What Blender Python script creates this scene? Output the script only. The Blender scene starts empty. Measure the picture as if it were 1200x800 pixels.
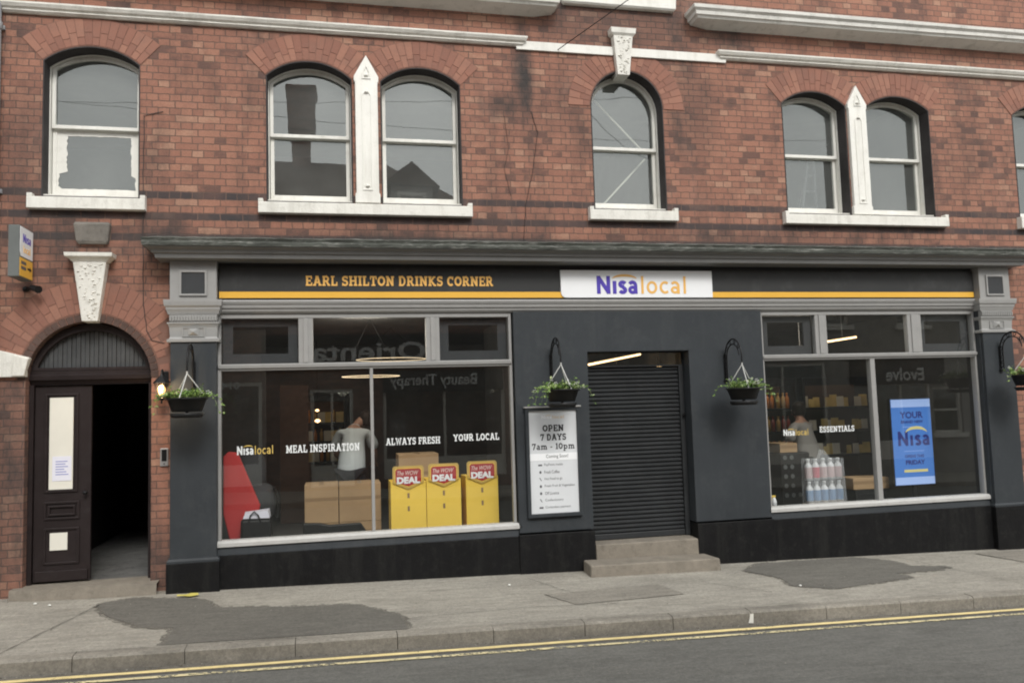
import bpy, bmesh, math, random
from mathutils import Vector, Matrix
from mathutils.geometry import delaunay_2d_cdt
random.seed(7)
R = math.radians
scene = bpy.context.scene
col = scene.collection

# ------------------------------------------------------------------ camera
CAMZ = 1.78
cam_d = bpy.data.cameras.new('camera')
cam = bpy.data.objects.new('camera', cam_d); col.objects.link(cam)
yaw, pitch, roll = 0.217927, 0.080425, -0.030594
fw = Vector((math.sin(yaw)*math.cos(pitch), math.cos(yaw)*math.cos(pitch), math.sin(pitch)))
rt = Vector((math.cos(yaw), -math.sin(yaw), 0)); up = rt.cross(fw)
r2 = rt*math.cos(roll) + up*math.sin(roll); u2 = -rt*math.sin(roll) + up*math.cos(roll)
m = Matrix((r2, u2, -fw)).transposed().to_4x4(); m.translation = (0, -9, CAMZ)
cam.matrix_world = m
cam_d.sensor_width = 36; cam_d.sensor_fit = 'HORIZONTAL'; cam_d.lens = 28.8
cam_d.clip_start = 0.05; cam_d.clip_end = 2000
scene.camera = cam

# ------------------------------------------------------------------ sky and sun (overcast day)
world = bpy.data.worlds.new('World'); scene.world = world; world.use_nodes = True
wn = world.node_tree.nodes; wl = world.node_tree.links
bg = wn['Background']
sky = wn.new('ShaderNodeTexSky'); sky.sky_type = 'NISHITA'; sky.sun_disc = False
sky.sun_elevation = R(40); sky.sun_rotation = R(172); sky.air_density = 1.0; sky.dust_density = 4.0; sky.ozone_density = 1.0
hs = wn.new('ShaderNodeHueSaturation'); hs.inputs['Saturation'].default_value = 0.16
wl.new(sky.outputs[0], hs.inputs['Color'])
# a cloud layer, three times brighter overhead than at the horizon, laid over the clear sky
tcw = wn.new('ShaderNodeTexCoord'); sxw = wn.new('ShaderNodeSeparateXYZ'); wl.new(tcw.outputs['Generated'], sxw.inputs[0])
mrw = wn.new('ShaderNodeMapRange'); mrw.inputs['From Min'].default_value = 0; mrw.inputs['From Max'].default_value = 1; mrw.inputs['To Min'].default_value = 4.2; mrw.inputs['To Max'].default_value = 6.2
wl.new(sxw.outputs[2], mrw.inputs['Value'])
cnw = wn.new('ShaderNodeTexNoise'); cnw.inputs['Scale'].default_value = 1.6; cnw.inputs['Detail'].default_value = 5; wl.new(tcw.outputs['Generated'], cnw.inputs['Vector'])
cmw = wn.new('ShaderNodeMapRange'); cmw.inputs['To Min'].default_value = 0.8; cmw.inputs['To Max'].default_value = 1.2; wl.new(cnw.outputs['Fac'], cmw.inputs['Value'])
mmw = wn.new('ShaderNodeMath'); mmw.operation = 'MULTIPLY'; wl.new(mrw.outputs[0], mmw.inputs[0]); wl.new(cmw.outputs[0], mmw.inputs[1])
clw = wn.new('ShaderNodeMix'); clw.data_type = 'RGBA'; clw.blend_type = 'MULTIPLY'; clw.inputs[0].default_value = 1; clw.inputs[6].default_value = (0.985, 1.0, 0.995, 1); wl.new(mmw.outputs[0], clw.inputs[7])
mxw = wn.new('ShaderNodeMix'); mxw.data_type = 'RGBA'; mxw.inputs[0].default_value = 0.85; wl.new(hs.outputs[0], mxw.inputs[6]); wl.new(clw.outputs[2], mxw.inputs[7])
wl.new(mxw.outputs[2], bg.inputs['Color'])
bg.inputs['Strength'].default_value = 0.14
sun_d = bpy.data.lights.new('sun', 'SUN'); sun_d.energy = 1.0; sun_d.angle = R(18); sun_d.color = (1.0, 0.97, 0.92)
sun = bpy.data.objects.new('sun', sun_d); col.objects.link(sun)
az = R(172); el = R(40)
sd = Vector((math.sin(az)*math.cos(el), math.cos(az)*math.cos(el), math.sin(el)))
sun.rotation_euler = sd.to_track_quat('Z', 'Y').to_euler(); sun.location = (0, -20, 30)
scene.view_settings.view_transform = 'Standard'; scene.view_settings.look = 'None'
scene.view_settings.gamma = 1.0; scene.view_settings.use_curve_mapping = False
scene.view_settings.exposure = 0.95
scene.render.engine = 'CYCLES'
scene.cycles.filter_width = 2.0; scene.cycles.max_bounces = 8; scene.cycles.transparent_max_bounces = 16

# ------------------------------------------------------------------ helpers
def gz(x, y=0.0):
    """pavement height: the street falls gently to the right, the pavement falls to the kerb"""
    xc = max(-30.0, min(30.0, x))
    return 0.02 - 0.022*xc + 0.025*max(-2.07, min(0.0, y))
ROAD = -0.12
def prop(o, label=None, cat=None, group=None, kind=None):
    if label: o['label'] = label
    if cat: o['category'] = cat
    if group: o['group'] = group
    if kind: o['kind'] = kind
    return o
def thing(name, label, cat, loc=(0, 0, 0), group=None, rz=0):
    o = bpy.data.objects.new(name, None); col.objects.link(o)
    o.location = loc; o.rotation_euler = (0, 0, rz); o.empty_display_size = 0.1
    return prop(o, label, cat, group)
def copy_tree(o, parent=None):
    c = o.copy(); col.objects.link(c); c.parent = parent
    for ch in list(o.children): copy_tree(ch, c)
    return c
def wloc(o):
    v = Vector((0, 0, 0))
    while o: v = v + o.location; o = o.parent
    return v
class MB:
    def __init__(s): s.v = []; s.f = []; s.smooth = set()
    def add(s, vs, fs, smooth=False):
        n = len(s.v); s.v += [tuple(v) for v in vs]
        for f in fs:
            if smooth: s.smooth.add(len(s.f))
            s.f.append([i+n for i in f])
        return s
    def box(s, x0, x1, y0, y1, z0, z1):
        return s.add([(x0,y0,z0),(x1,y0,z0),(x1,y1,z0),(x0,y1,z0),(x0,y0,z1),(x1,y0,z1),(x1,y1,z1),(x0,y1,z1)],
                     [(3,2,1,0),(4,5,6,7),(0,1,5,4),(1,2,6,5),(2,3,7,6),(3,0,4,7)])
    def hexa(s, b, t):      # bottom 4, top 4
        return s.add(list(b)+list(t), [(3,2,1,0),(4,5,6,7),(0,1,5,4),(1,2,6,5),(2,3,7,6),(3,0,4,7)])
    def tube(s, pts, r, n=8, caps=True):
        pts = [Vector(p) for p in pts]; rings = []
        rr = r if isinstance(r, (list, tuple)) else [r]*len(pts)
        prev = None
        for i, p in enumerate(pts):
            d = (pts[min(i+1, len(pts)-1)] - pts[max(i-1, 0)]).normalized()
            if prev is None:
                a = d.cross(Vector((0, 0, 1)))
                if a.length < 1e-3: a = d.cross(Vector((0, 1, 0)))
            else: a = prev - d*prev.dot(d)
            a.normalize(); prev = a; b = d.cross(a)
            rings.append([p + (a*math.cos(t) + b*math.sin(t))*rr[i] for t in [2*math.pi*k/n for k in range(n)]])
        vs = [v for rg in rings for v in rg]; fs = []
        for i in range(len(pts)-1):
            for k in range(n):
                fs.append((i*n+k, i*n+(k+1) % n, (i+1)*n+(k+1) % n, (i+1)*n+k))
        s.add(vs, fs, True)
        if caps: s.add(rings[0], [tuple(range(n))[::-1]]); s.add(rings[-1], [tuple(range(n))])
        return s
    def lathe(s, c, prof, n=16, smooth=True, a0=0.0):
        vs = []; fs = []
        for r, z in prof:
            for k in range(n):
                t = a0 + 2*math.pi*k/n; vs.append((c[0]+r*math.cos(t), c[1]+r*math.sin(t), c[2]+z))
        for i in range(len(prof)-1):
            for k in range(n): fs.append((i*n+k, i*n+(k+1) % n, (i+1)*n+(k+1) % n, (i+1)*n+k))
        s.add(vs, fs, smooth)
        if prof[0][0] > 1e-4: s.add(vs[:n], [tuple(range(n))[::-1]])
        if prof[-1][0] > 1e-4: s.add(vs[-n:], [tuple(range(n))])
        return s
    def loft(s, x0, x1, y, levels, nx=1, jit=0.0, yb=None):
        """moulding: plan rectangle grows by 'out' at each level, mitred returns at both ends"""
        yb = y + 0.06 if yb is None else yb
        vs = []; fs = []; row = nx + 3
        for li, (z, o) in enumerate(levels):
            vs.append((x0-o, yb, z))
            for k in range(nx+1):
                j = random.uniform(-jit, jit) if 0 < k < nx else 0
                j2 = random.uniform(-jit, jit) if 0 < k < nx else 0
                vs.append((x0-o + (x1-x0+2*o)*k/nx, y-o+j, z+j2))
            vs.append((x1+o, yb, z))
        for li in range(len(levels)-1):
            for k in range(row-1):
                a = li*row+k; fs.append((a, a+1, a+1+row, a+row))
        s.add(vs, fs)
        n = len(levels)-1
        s.add(vs[:row], [tuple(range(row))[::-1]]); s.add(vs[n*row:], [tuple(range(row))])
        return s
    def ring(s, outer, inner, y0, y1):
        """closed ring between two outlines of equal count (x,z), from y0 (front) to y1"""
        n = len(outer)
        vs = [(x, y0, z) for x, z in outer] + [(x, y0, z) for x, z in inner] + [(x, y1, z) for x, z in outer] + [(x, y1, z) for x, z in inner]
        fs = []
        for i in range(n):
            j = (i+1) % n
            fs += [(i, j, n+j, n+i), (2*n+j, 2*n+i, 3*n+i, 3*n+j), (j, i, 2*n+i, 2*n+j), (n+i, n+j, 3*n+j, 3*n+i)]
        return s.add(vs, fs)
    def plate(s, poly, y0, y1):
        n = len(poly); vs = [(x, y0, z) for x, z in poly] + [(x, y1, z) for x, z in poly]
        s.add(vs, [tuple(range(n)), tuple(range(2*n-1, n-1, -1))] + [((i+1) % n, i, n+i, n+(i+1) % n) for i in range(n)])
        return s
    def solid(s, vs2, tris, y0, y1, back=True):
        n = len(vs2)
        vs = [(x, y0, z) for x, z in vs2] + [(x, y1, z) for x, z in vs2]; fs = [tuple(t) for t in tris]
        if back: fs += [tuple(i+n for i in t[::-1]) for t in tris]
        cnt = {}
        for t in tris:
            for a, b in ((t[0], t[1]), (t[1], t[2]), (t[2], t[0])): cnt[(a, b)] = 1
        for (a, b) in list(cnt):
            if (b, a) not in cnt: fs.append((b, a, a+n, b+n))
        return s.add(vs, fs)
    def build(s, name, mat, parent=None, bevel=0.0, local=False, seg=2, smooth_all=False, fix=True):
        me = bpy.data.meshes.new(name)
        off = Vector((0, 0, 0)) if (local or parent is None) else wloc(parent)
        me.from_pydata([(v[0]-off.x, v[1]-off.y, v[2]-off.z) for v in s.v], [], s.f)
        for i, p in enumerate(me.polygons): p.use_smooth = smooth_all or (i in s.smooth)
        if fix:
            bm = bmesh.new(); bm.from_mesh(me); bmesh.ops.recalc_face_normals(bm, faces=bm.faces); bm.to_mesh(me); bm.free()
        me.materials.append(mat)
        o = bpy.data.objects.new(name, me); col.objects.link(o); o.parent = parent
        if bevel:
            b = o.modifiers.new('bevel', 'BEVEL'); b.width = bevel; b.segments = seg; b.limit_method = 'ANGLE'; b.angle_limit = R(35)
        return o
def inside(p, poly):
    c = False; n = len(poly); x, y = p
    for i in range(n):
        x1, y1 = poly[i]; x2, y2 = poly[i-1]
        if (y1 > y) != (y2 > y) and x < (x2-x1)*(y-y1)/(y2-y1)+x1: c = not c
    return c
def region(polys, holes=()):
    vs = []; es = []
    for poly in list(polys)+list(holes):
        b = len(vs); vs += [Vector(p) for p in poly]; es += [(b+i, b+(i+1) % len(poly)) for i in range(len(poly))]
    r = delaunay_2d_cdt(vs, es, [], 0, 1e-6)
    V, F = r[0], r[2]; out = []
    for f in F:
        c = sum((V[i] for i in f), Vector((0, 0)))/3
        if any(inside(c, p) for p in polys) and not any(inside(c, h) for h in holes):
            a, b, d = (V[i] for i in f)
            out.append(tuple(f) if (b-a).cross(d-a) > 0 else tuple(f)[::-1])
    return [(v.x, v.y) for v in V], out
def arch(x0, x1, zs, zc, n=20):
    """points of an arc from (x1,zs) over the crown zc to (x0,zs)"""
    w = (x1-x0)/2; h = zc-zs; Rr = (w*w+h*h)/(2*h); xm = (x0+x1)/2; cz = zc-Rr
    a = math.atan2(zs-cz, w)
    return [(xm+Rr*math.cos(a+(math.pi-2*a)*k/n), cz+Rr*math.sin(a+(math.pi-2*a)*k/n)) for k in range(n+1)], (xm, cz, Rr, a)
def arch_poly(x0, x1, z0, zs, zc, n=20):
    return [(x0, z0), (x1, z0)] + arch(x0, x1, zs, zc, n)[0]

# ------------------------------------------------------------------ materials
class NT:
    def __init__(s, name):
        s.m = bpy.data.materials.new(name); s.m.use_nodes = True; s.t = s.m.node_tree; s.n = s.t.nodes; s.l = s.t.links
        s.b = s.n['Principled BSDF']; s.out = s.n['Material Output']
    def node(s, typ, **kw):
        n = s.n.new(typ)
        for k, v in kw.items():
            if k.startswith('i_'): n.inputs[k[2:].replace('_', ' ')].default_value = v
            else: setattr(n, k, v)
        return n
    def link(s, a, b): s.l.new(a, b)
    def coord(s, scale=(1, 1, 1)):
        g = s.node('ShaderNodeNewGeometry'); mp = s.node('ShaderNodeMapping'); s.link(g.outputs['Position'], mp.inputs['Vector']); mp.inputs['Scale'].default_value = scale
        return mp.outputs[0]
    def noise(s, vec, scale=5, detail=4, rough=0.6):
        n = s.node('ShaderNodeTexNoise'); n.inputs['Scale'].default_value = scale; n.inputs['Detail'].default_value = detail; n.inputs['Roughness'].default_value = rough
        s.link(vec, n.inputs['Vector']); return n.outputs['Fac']
    def ramp(s, fac, stops, interp='LINEAR'):
        r = s.node('ShaderNodeValToRGB'); r.color_ramp.interpolation = interp; e = r.color_ramp.elements
        while len(e) < len(stops): e.new(0.5)
        for k, (p, c) in enumerate(stops): e[k].position = p; e[k].color = c if len(c) == 4 else (*c, 1)
        s.link(fac, r.inputs[0]); return r.outputs[0]
    def mix(s, fac, a, b, blend='MIX'):
        x = s.node('ShaderNodeMix', data_type='RGBA', blend_type=blend)
        for v, i in ((fac, 0), (a, 6), (b, 7)):
            if hasattr(v, 'links'): s.link(v, x.inputs[i])
            elif i == 0: x.inputs[0].default_value = v
            else: x.inputs[i].default_value = (*v, 1) if len(v) == 3 else v
        return x.outputs[2]
    def math(s, op, a, b=0.0, clamp=False):
        x = s.node('ShaderNodeMath', operation=op, use_clamp=clamp)
        for v, i in ((a, 0), (b, 1)):
            if hasattr(v, 'links'): s.link(v, x.inputs[i])
            else: x.inputs[i].default_value = v
        return x.outputs[0]
    def bump(s, h, strength=0.3, dist=0.01):
        b = s.node('ShaderNodeBump'); b.inputs['Strength'].default_value = strength; b.inputs['Distance'].default_value = dist
        s.link(h, b.inputs['Height']); s.link(b.outputs[0], s.b.inputs['Normal']); return b
    def col(s, c):
        if hasattr(c, 'links'): s.link(c, s.b.inputs['Base Color'])
        else: s.b.inputs['Base Color'].default_value = (*c, 1)
def paint(name, c, rough=0.55, var=0.12, dirt=None, dirt_amt=0.3, scale=3, bump=0.12, metal=0.0, stretch=(1, 1, 1), streak=0):
    t = NT(name); v = t.coord(stretch); n = t.noise(v, scale, 6, 0.65)
    lo = tuple(x*(1-var) for x in c); hi = tuple(min(1, x*(1+var)) for x in c)
    cc = t.ramp(n, [(0.3, lo), (0.7, hi)])
    if dirt:
        n2 = t.noise(v, scale*2.3, 8, 0.75); mk = t.ramp(n2, [(0.52, (0, 0, 0)), (0.72, (dirt_amt,)*3)])
        cc = t.mix(mk, cc, dirt)
    t.col(cc); t.b.inputs['Roughness'].default_value = rough; t.b.inputs['Metallic'].default_value = metal; t.b.inputs['Specular IOR Level'].default_value = 0.5 if max(c) > 0.1 else 0.22
    if streak:
        n4 = t.noise(t.coord((1, 1, 0.12)), 5.5, 7, 0.7); cc2 = t.ramp(n4, [(0.5, (0, 0, 0)), (0.75, (streak,)*3)]); cc = t.mix(cc2, cc, dirt); t.col(cc)
        n5 = t.noise(v, 2.1, 5, 0.6); rr = t.ramp(n5, [(0.3, (rough-.1,)*3), (0.7, (rough+.15,)*3)]); t.link(rr, t.b.inputs['Roughness'])
    n3 = t.noise(v, scale*14, 4, 0.6); t.bump(n3, bump, 0.01)
    return t.m
def emit(name, c, s):
    t = NT(name); t.b.inputs['Base Color'].default_value = (*c, 1); t.b.inputs['Emission Color'].default_value = (*c, 1); t.b.inputs['Emission Strength'].default_value = s
    return t.m
def glass(name, ior=1.75, tint=(0.93, 0.95, 0.94), rough=0.0, wav=0.02, haze=0.0):
    t = NT(name); t.n.remove(t.b)
    tr = t.node('ShaderNodeBsdfTransparent'); tr.inputs[0].default_value = (*tint, 1)
    gl = t.node('ShaderNodeBsdfGlossy'); gl.inputs['Roughness'].default_value = rough; gl.inputs['Color'].default_value = (0.92, 0.96, 0.94, 1)
    fr = t.node('ShaderNodeFresnel'); gb = t.node('ShaderNodeNewGeometry'); iv = t.math('ADD', t.math('MULTIPLY', gb.outputs['Backfacing'], 1/ior-ior), ior); t.link(iv, fr.inputs['IOR'])
    v = t.coord(); n = t.noise(v, 2.2, 1, 0.4); bp = t.node('ShaderNodeBump'); bp.inputs['Strength'].default_value = wav; bp.inputs['Distance'].default_value = 0.02
    t.link(n, bp.inputs['Height']); t.link(bp.outputs[0], gl.inputs['Normal'])
    mx = t.node('ShaderNodeMixShader'); t.link(fr.outputs[0], mx.inputs[0]); t.link(tr.outputs[0], mx.inputs[1]); t.link(gl.outputs[0], mx.inputs[2])
    last = mx
    if haze:
        df = t.node('ShaderNodeBsdfDiffuse'); df.inputs[0].default_value = (0.5, 0.52, 0.5, 1)
        n2 = t.noise(v, 1.6, 7, 0.7); f = t.math('MULTIPLY', n2, haze*2)
        m2 = t.node('ShaderNodeMixShader'); t.link(f, m2.inputs[0]); t.link(mx.outputs[0], m2.inputs[1]); t.link(df.outputs[0], m2.inputs[2]); last = m2
    t.link(last.outputs[0], t.out.inputs[0]); return t.m

def brick_material(name, stops, mortar, soot_and_shade=True, bands=True, tint=(1, 1, 1)):
    t = NT(name)
    g = t.node('ShaderNodeNewGeometry'); sp = t.node('ShaderNodeSeparateXYZ'); t.link(g.outputs['Position'], sp.inputs[0])
    X, Y, Z = sp.outputs
    ns = t.node('ShaderNodeSeparateXYZ'); t.link(g.outputs['True Normal'], ns.inputs[0])
    side = t.math('GREATER_THAN', t.math('ABSOLUTE', ns.outputs[0]), 0.7)
    u = t.math('ADD', t.math('MULTIPLY', X, t.math('SUBTRACT', 1.0, side)), t.math('MULTIPLY', Y, side))
    z2 = t.math('SUBTRACT', Z, 0.02)
    cb = t.node('ShaderNodeCombineXYZ'); t.link(u, cb.inputs[0]); t.link(z2, cb.inputs[1])
    pv = t.coord(); wob = t.node('ShaderNodeTexNoise'); wob.inputs['Scale'].default_value = 16; t.link(pv, wob.inputs['Vector'])
    wv = t.node('ShaderNodeVectorMath', operation='SUBTRACT'); t.link(wob.outputs['Color'], wv.inputs[0]); wv.inputs[1].default_value = (.5, .5, .5)
    ws = t.node('ShaderNodeVectorMath', operation='SCALE'); t.link(wv.outputs[0], ws.inputs[0]); ws.inputs['Scale'].default_value = 0.02
    va = t.node('ShaderNodeVectorMath', operation='ADD'); t.link(cb.outputs[0], va.inputs[0]); t.link(ws.outputs[0], va.inputs[1])
    bt = t.node('ShaderNodeTexBrick'); bt.offset = 0.5; bt.squash = 0.5; bt.squash_frequency = 2
    for k, vv in (('Scale', 1.0), ('Mortar Size', 0.0055), ('Mortar Smooth', 0.25), ('Bias', 0.0), ('Brick Width', 0.226), ('Row Height', 0.075)): bt.inputs[k].default_value = vv
    bt.inputs['Color1'].default_value = (0, 0, 0, 1); bt.inputs['Color2'].default_value = (1, 1, 1, 1); bt.inputs['Mortar'].default_value = (.5, .5, .5, 1)
    t.link(va.outputs[0], bt.inputs['Vector'])
    big = t.noise(pv, 0.9, 5, 0.65); mid = t.noise(pv, 5, 6, 0.7); fine = t.noise(pv, 60, 4, 0.7)
    # a random value per brick, shifted by patches of burnt and pale bricks
    rv = t.math('ADD', bt.outputs['Color'], t.math('ADD', t.math('MULTIPLY', t.math('SUBTRACT', big, 0.5), 0.9), t.math('MULTIPLY', t.math('SUBTRACT', t.noise(t.coord((1, 1, 1.8)), 3.2, 5, 0.7), 0.5), 0.9)), clamp=True)
    c = t.ramp(rv, stops)
    c = t.mix(t.math('MULTIPLY', t.math('SUBTRACT', mid, 0.35, True), 0.9), c, tuple(x*0.62 for x in stops[2][1]))
    c = t.mix(0.35, c, t.ramp(fine, [(0.3, (0.25, 0.25, 0.25)), (0.7, (0.8, 0.8, 0.8))]), 'OVERLAY')
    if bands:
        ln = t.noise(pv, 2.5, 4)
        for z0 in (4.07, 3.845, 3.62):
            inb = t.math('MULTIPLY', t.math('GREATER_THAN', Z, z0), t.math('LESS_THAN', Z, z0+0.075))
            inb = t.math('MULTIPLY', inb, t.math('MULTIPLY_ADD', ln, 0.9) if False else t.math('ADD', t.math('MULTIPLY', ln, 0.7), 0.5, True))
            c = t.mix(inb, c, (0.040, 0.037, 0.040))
    c = t.mix(bt.outputs['Fac'], c, t.ramp(mid, [(0.3, tuple(x*0.6 for x in mortar)), (0.7, mortar)]))
    if soot_and_shade:
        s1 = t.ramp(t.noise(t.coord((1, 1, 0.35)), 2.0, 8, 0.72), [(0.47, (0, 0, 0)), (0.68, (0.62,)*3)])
        spots = [(3.45, 6.5, 1.45, 0.75, 0.75), (2.22, 5.75, 0.16, 0.75, 0.9), (2.0, 5.25, 0.35, 0.22, 0.6), (4.35, 5.3, 0.4, 0.8, 0.5), (3.6, 6.35, 1.6, 0.25, 0.5), (-1.75, 3.65, 0.35, 0.3, 0.55), (-2.75, 3.7, 0.5, 0.35, 0.4), (-3.2, 1.3, 0.6, 1.5, 0.75), (5.0, 3.75, 2.2, 0.14, 0.5), (0.5, 3.68, 3.0, 0.12, 0.5), (-1.72, 0.3, 0.3, 0.5, 0.6), (4.9, 6.3, 0.5, 0.3, 0.6), (-3.0, 4.6, 0.35, 0.8, 0.5), (-2.4, 3.5, 0.7, 0.12, 0.5)]  # sooty stains, except the tall lower-left ellipse: neighbour's shade painted into the colour
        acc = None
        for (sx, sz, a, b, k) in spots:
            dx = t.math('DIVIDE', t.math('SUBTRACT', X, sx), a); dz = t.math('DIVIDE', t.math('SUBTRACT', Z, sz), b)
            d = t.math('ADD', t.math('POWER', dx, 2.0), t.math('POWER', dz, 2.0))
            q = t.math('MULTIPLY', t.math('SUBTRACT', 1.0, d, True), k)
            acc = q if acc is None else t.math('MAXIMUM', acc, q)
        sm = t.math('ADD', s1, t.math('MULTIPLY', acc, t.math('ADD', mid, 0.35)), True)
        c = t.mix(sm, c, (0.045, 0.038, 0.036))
        # worn, cleaner and paler face where the arches' red dust and lime have run
        w = t.ramp(t.noise(pv, 1.3, 6, 0.7), [(0.55, (0, 0, 0)), (0.75, (0.35,)*3)])
        c = t.mix(w, c, (0.30, 0.19, 0.15))
    t.col(c); t.b.inputs['Roughness'].default_value = 0.9
    h = t.math('ADD', t.math('MULTIPLY', t.math('SUBTRACT', 1.0, bt.outputs['Fac']), 1.0), t.math('MULTIPLY', fine, 0.35))
    t.bump(h, 0.7, 0.008)
    return t.m
M = {}
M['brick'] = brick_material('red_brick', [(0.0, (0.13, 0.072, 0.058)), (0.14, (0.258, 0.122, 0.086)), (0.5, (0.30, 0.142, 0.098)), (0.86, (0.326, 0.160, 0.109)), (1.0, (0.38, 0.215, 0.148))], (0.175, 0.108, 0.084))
M['far_brick'] = brick_material('plain_brick', [(0.0, (0.10, 0.05, 0.04)), (0.25, (0.15, 0.07, 0.05)), (0.5, (0.2, 0.09, 0.06)), (0.75, (0.24, 0.11, 0.08)), (1.0, (0.3, 0.16, 0.11))], (0.2, 0.18, 0.16), soot_and_shade=False, bands=False)
def rubbed():
    t = NT('rubbed_red_brick'); g = t.node('ShaderNodeNewGeometry'); pv = t.coord()
    c = t.ramp(g.outputs['Random Per Island'], [(0, (0.235, 0.110, 0.080)), (0.5, (0.28, 0.130, 0.092)), (1, (0.325, 0.16, 0.112))])
    c = t.mix(t.ramp(t.noise(pv, 4, 6, 0.7), [(0.45, (0, 0, 0)), (0.75, (0.6,)*3)]), c, (0.20, 0.115, 0.09))
    t.col(c); t.b.inputs['Roughness'].default_value = 0.9; t.bump(t.noise(pv, 50, 4), 0.3, 0.01); return t.m
M['rubbed'] = rubbed()
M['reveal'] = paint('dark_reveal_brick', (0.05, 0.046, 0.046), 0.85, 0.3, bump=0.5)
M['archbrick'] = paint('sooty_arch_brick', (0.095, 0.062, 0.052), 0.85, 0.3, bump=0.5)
M['band'] = paint('plain_terracotta', (0.27, 0.15, 0.12), 0.9, 0.12, (0.15, 0.10, 0.085), 0.5, 2.5, 0.3)
M['mortar'] = paint('mortar', (0.195, 0.105, 0.08), 0.95, 0.2)
M['white'] = paint('white_weathered_paint', (0.76, 0.75, 0.70), 0.5, 0.03, (0.42, 0.40, 0.34), 0.3, 4, 0.25, streak=0.45)
M['stone'] = paint('dirty_white_stone', (0.73, 0.715, 0.66), 0.7, 0.05, (0.36, 0.34, 0.29), 0.45, 4, 0.35, streak=0.55)
M['cornice'] = paint('grey_weathered_cornice', (0.66, 0.65, 0.61), 0.75, 0.08, (0.25, 0.25, 0.22), 0.5, 3, 0.35)
M['greystone'] = paint('sooty_stone', (0.17, 0.155, 0.135), 0.85, 0.25, (0.06, 0.06, 0.055), 0.6, 6, 0.4)
M['dark'] = paint('dark_slate_grey_paint', (0.037, 0.042, 0.047), 0.5, 0.10, (0.062, 0.066, 0.069), 0.5, 1.6, 0.12, streak=0.45)
M['black'] = paint('black_plinth_paint', (0.0045, 0.0045, 0.005), 0.6, 0.25, (0.020, 0.020, 0.018), 0.7, 4, 0.25, streak=0.7)
M['trim'] = paint('mid_grey_gloss_paint', (0.30, 0.296, 0.288), 0.45, 0.05, (0.19, 0.19, 0.18), 0.25, 5, 0.06)
M['paletrim'] = paint('pale_grey_paint', (0.29, 0.288, 0.28), 0.45, 0.05, bump=0.06)
M['palesill'] = paint('pale_sill_paint', (0.46, 0.455, 0.44), 0.45, 0.06, (0.28, 0.27, 0.25), 0.4, 6)
M['signgrey'] = paint('sign_case_grey', (0.12, 0.13, 0.125), 0.5, 0.1)
M['panel'] = paint('sign_panel_grey', (0.045, 0.046, 0.046), 0.35, 0.06, (0.095, 0.096, 0.096), 0.4, 1.3, 0.03)
M['signwhite'] = paint('sign_white', (0.87, 0.885, 0.90), 0.3, 0.01, bump=0.0)
M['amber'] = paint('sign_amber', (0.80, 0.45, 0.060), 0.35, 0.03, bump=0.0)
M['orange'] = paint('logo_orange', (0.86, 0.49, 0.13), 0.35, 0.02, bump=0.0)
M['purple'] = paint('logo_violet_blue', (0.085, 0.055, 0.42), 0.35, 0.02, bump=0.0)
M['ink'] = paint('dark_ink', (0.018, 0.018, 0.02), 0.5, 0.05, bump=0.0)
M['greyink'] = paint('grey_ink', (0.10, 0.10, 0.11), 0.5, 0.05, bump=0.0)
M['paper'] = paint('cream_paper', (0.72, 0.70, 0.62), 0.7, 0.04, bump=0.05)
M['whitepaper'] = paint('white_paper', (0.72, 0.72, 0.80), 0.7, 0.02, bump=0.05)
M['door'] = paint('brown_black_door_paint', (0.024, 0.018, 0.018), 0.4, 0.15, (0.045, 0.04, 0.04), 0.4, 4, 0.15)
M['iron'] = paint('black_iron', (0.012, 0.012, 0.013), 0.4, 0.1, bump=0.1)
M['plastic'] = paint('black_plastic', (0.014, 0.014, 0.014), 0.45, 0.15)
M['chain'] = paint('pale_hanger', (0.55, 0.55, 0.53), 0.4, 0.05)
M['pipe'] = paint('pale_grey_pipe', (0.30, 0.31, 0.32), 0.5, 0.15, (0.12, 0.12, 0.12), 0.4)
M['steel'] = paint('brushed_steel', (0.45, 0.45, 0.45), 0.35, 0.1, metal=0.6)
M['shutter'] = paint('charcoal_shutter', (0.034, 0.036, 0.038), 0.38, 0.15, (0.055, 0.055, 0.055), 0.4, 3, 0.08)
M['step'] = paint('worn_step_stone', (0.215, 0.19, 0.155), 0.9, 0.18, (0.10, 0.085, 0.07), 0.6, 5, 0.5)
M['lead'] = paint('mossy_lead', (0.085, 0.09, 0.08), 0.85, 0.45, (0.42, 0.42, 0.39), 0.75, 5, 0.6, stretch=(0.45, 1, 3))
M['cardboard'] = paint('cardboard', (0.42, 0.28, 0.15), 0.85, 0.08, bump=0.1)
M['tape'] = paint('brown_tape', (0.30, 0.19, 0.095), 0.4, 0.05)
M['yellow'] = paint('yellow_display_card', (0.90, 0.62, 0.09), 0.55, 0.04, bump=0.02)
M['red'] = paint('deep_red_card', (0.42, 0.022, 0.03), 0.5, 0.05, bump=0.02)
M['redboard'] = paint('red_fabric', (0.50, 0.035, 0.035), 0.7, 0.08)
M['shirt'] = paint('white_shirt_cloth', (0.62, 0.68, 0.70), 0.85, 0.06, bump=0.3, scale=2)
M['greyshirt'] = paint('grey_shirt_cloth', (0.30, 0.29, 0.27), 0.85, 0.06, bump=0.3, scale=2)
M['trousers'] = paint('dark_trousers', (0.02, 0.022, 0.028), 0.85, 0.1)
M['skin'] = paint('skin', (0.42, 0.24, 0.17), 0.55, 0.06)
M['hair'] = paint('dark_hair', (0.02, 0.015, 0.012), 0.6, 0.2)
M['inwall'] = paint('shop_interior_wall', (0.085, 0.085, 0.085), 0.8, 0.15)
M['inwarm'] = paint('brown_interior_partition', (0.085, 0.05, 0.035), 0.7, 0.15)
M['infloor'] = paint('shop_floor', (0.10, 0.095, 0.09), 0.5, 0.15)
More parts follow.
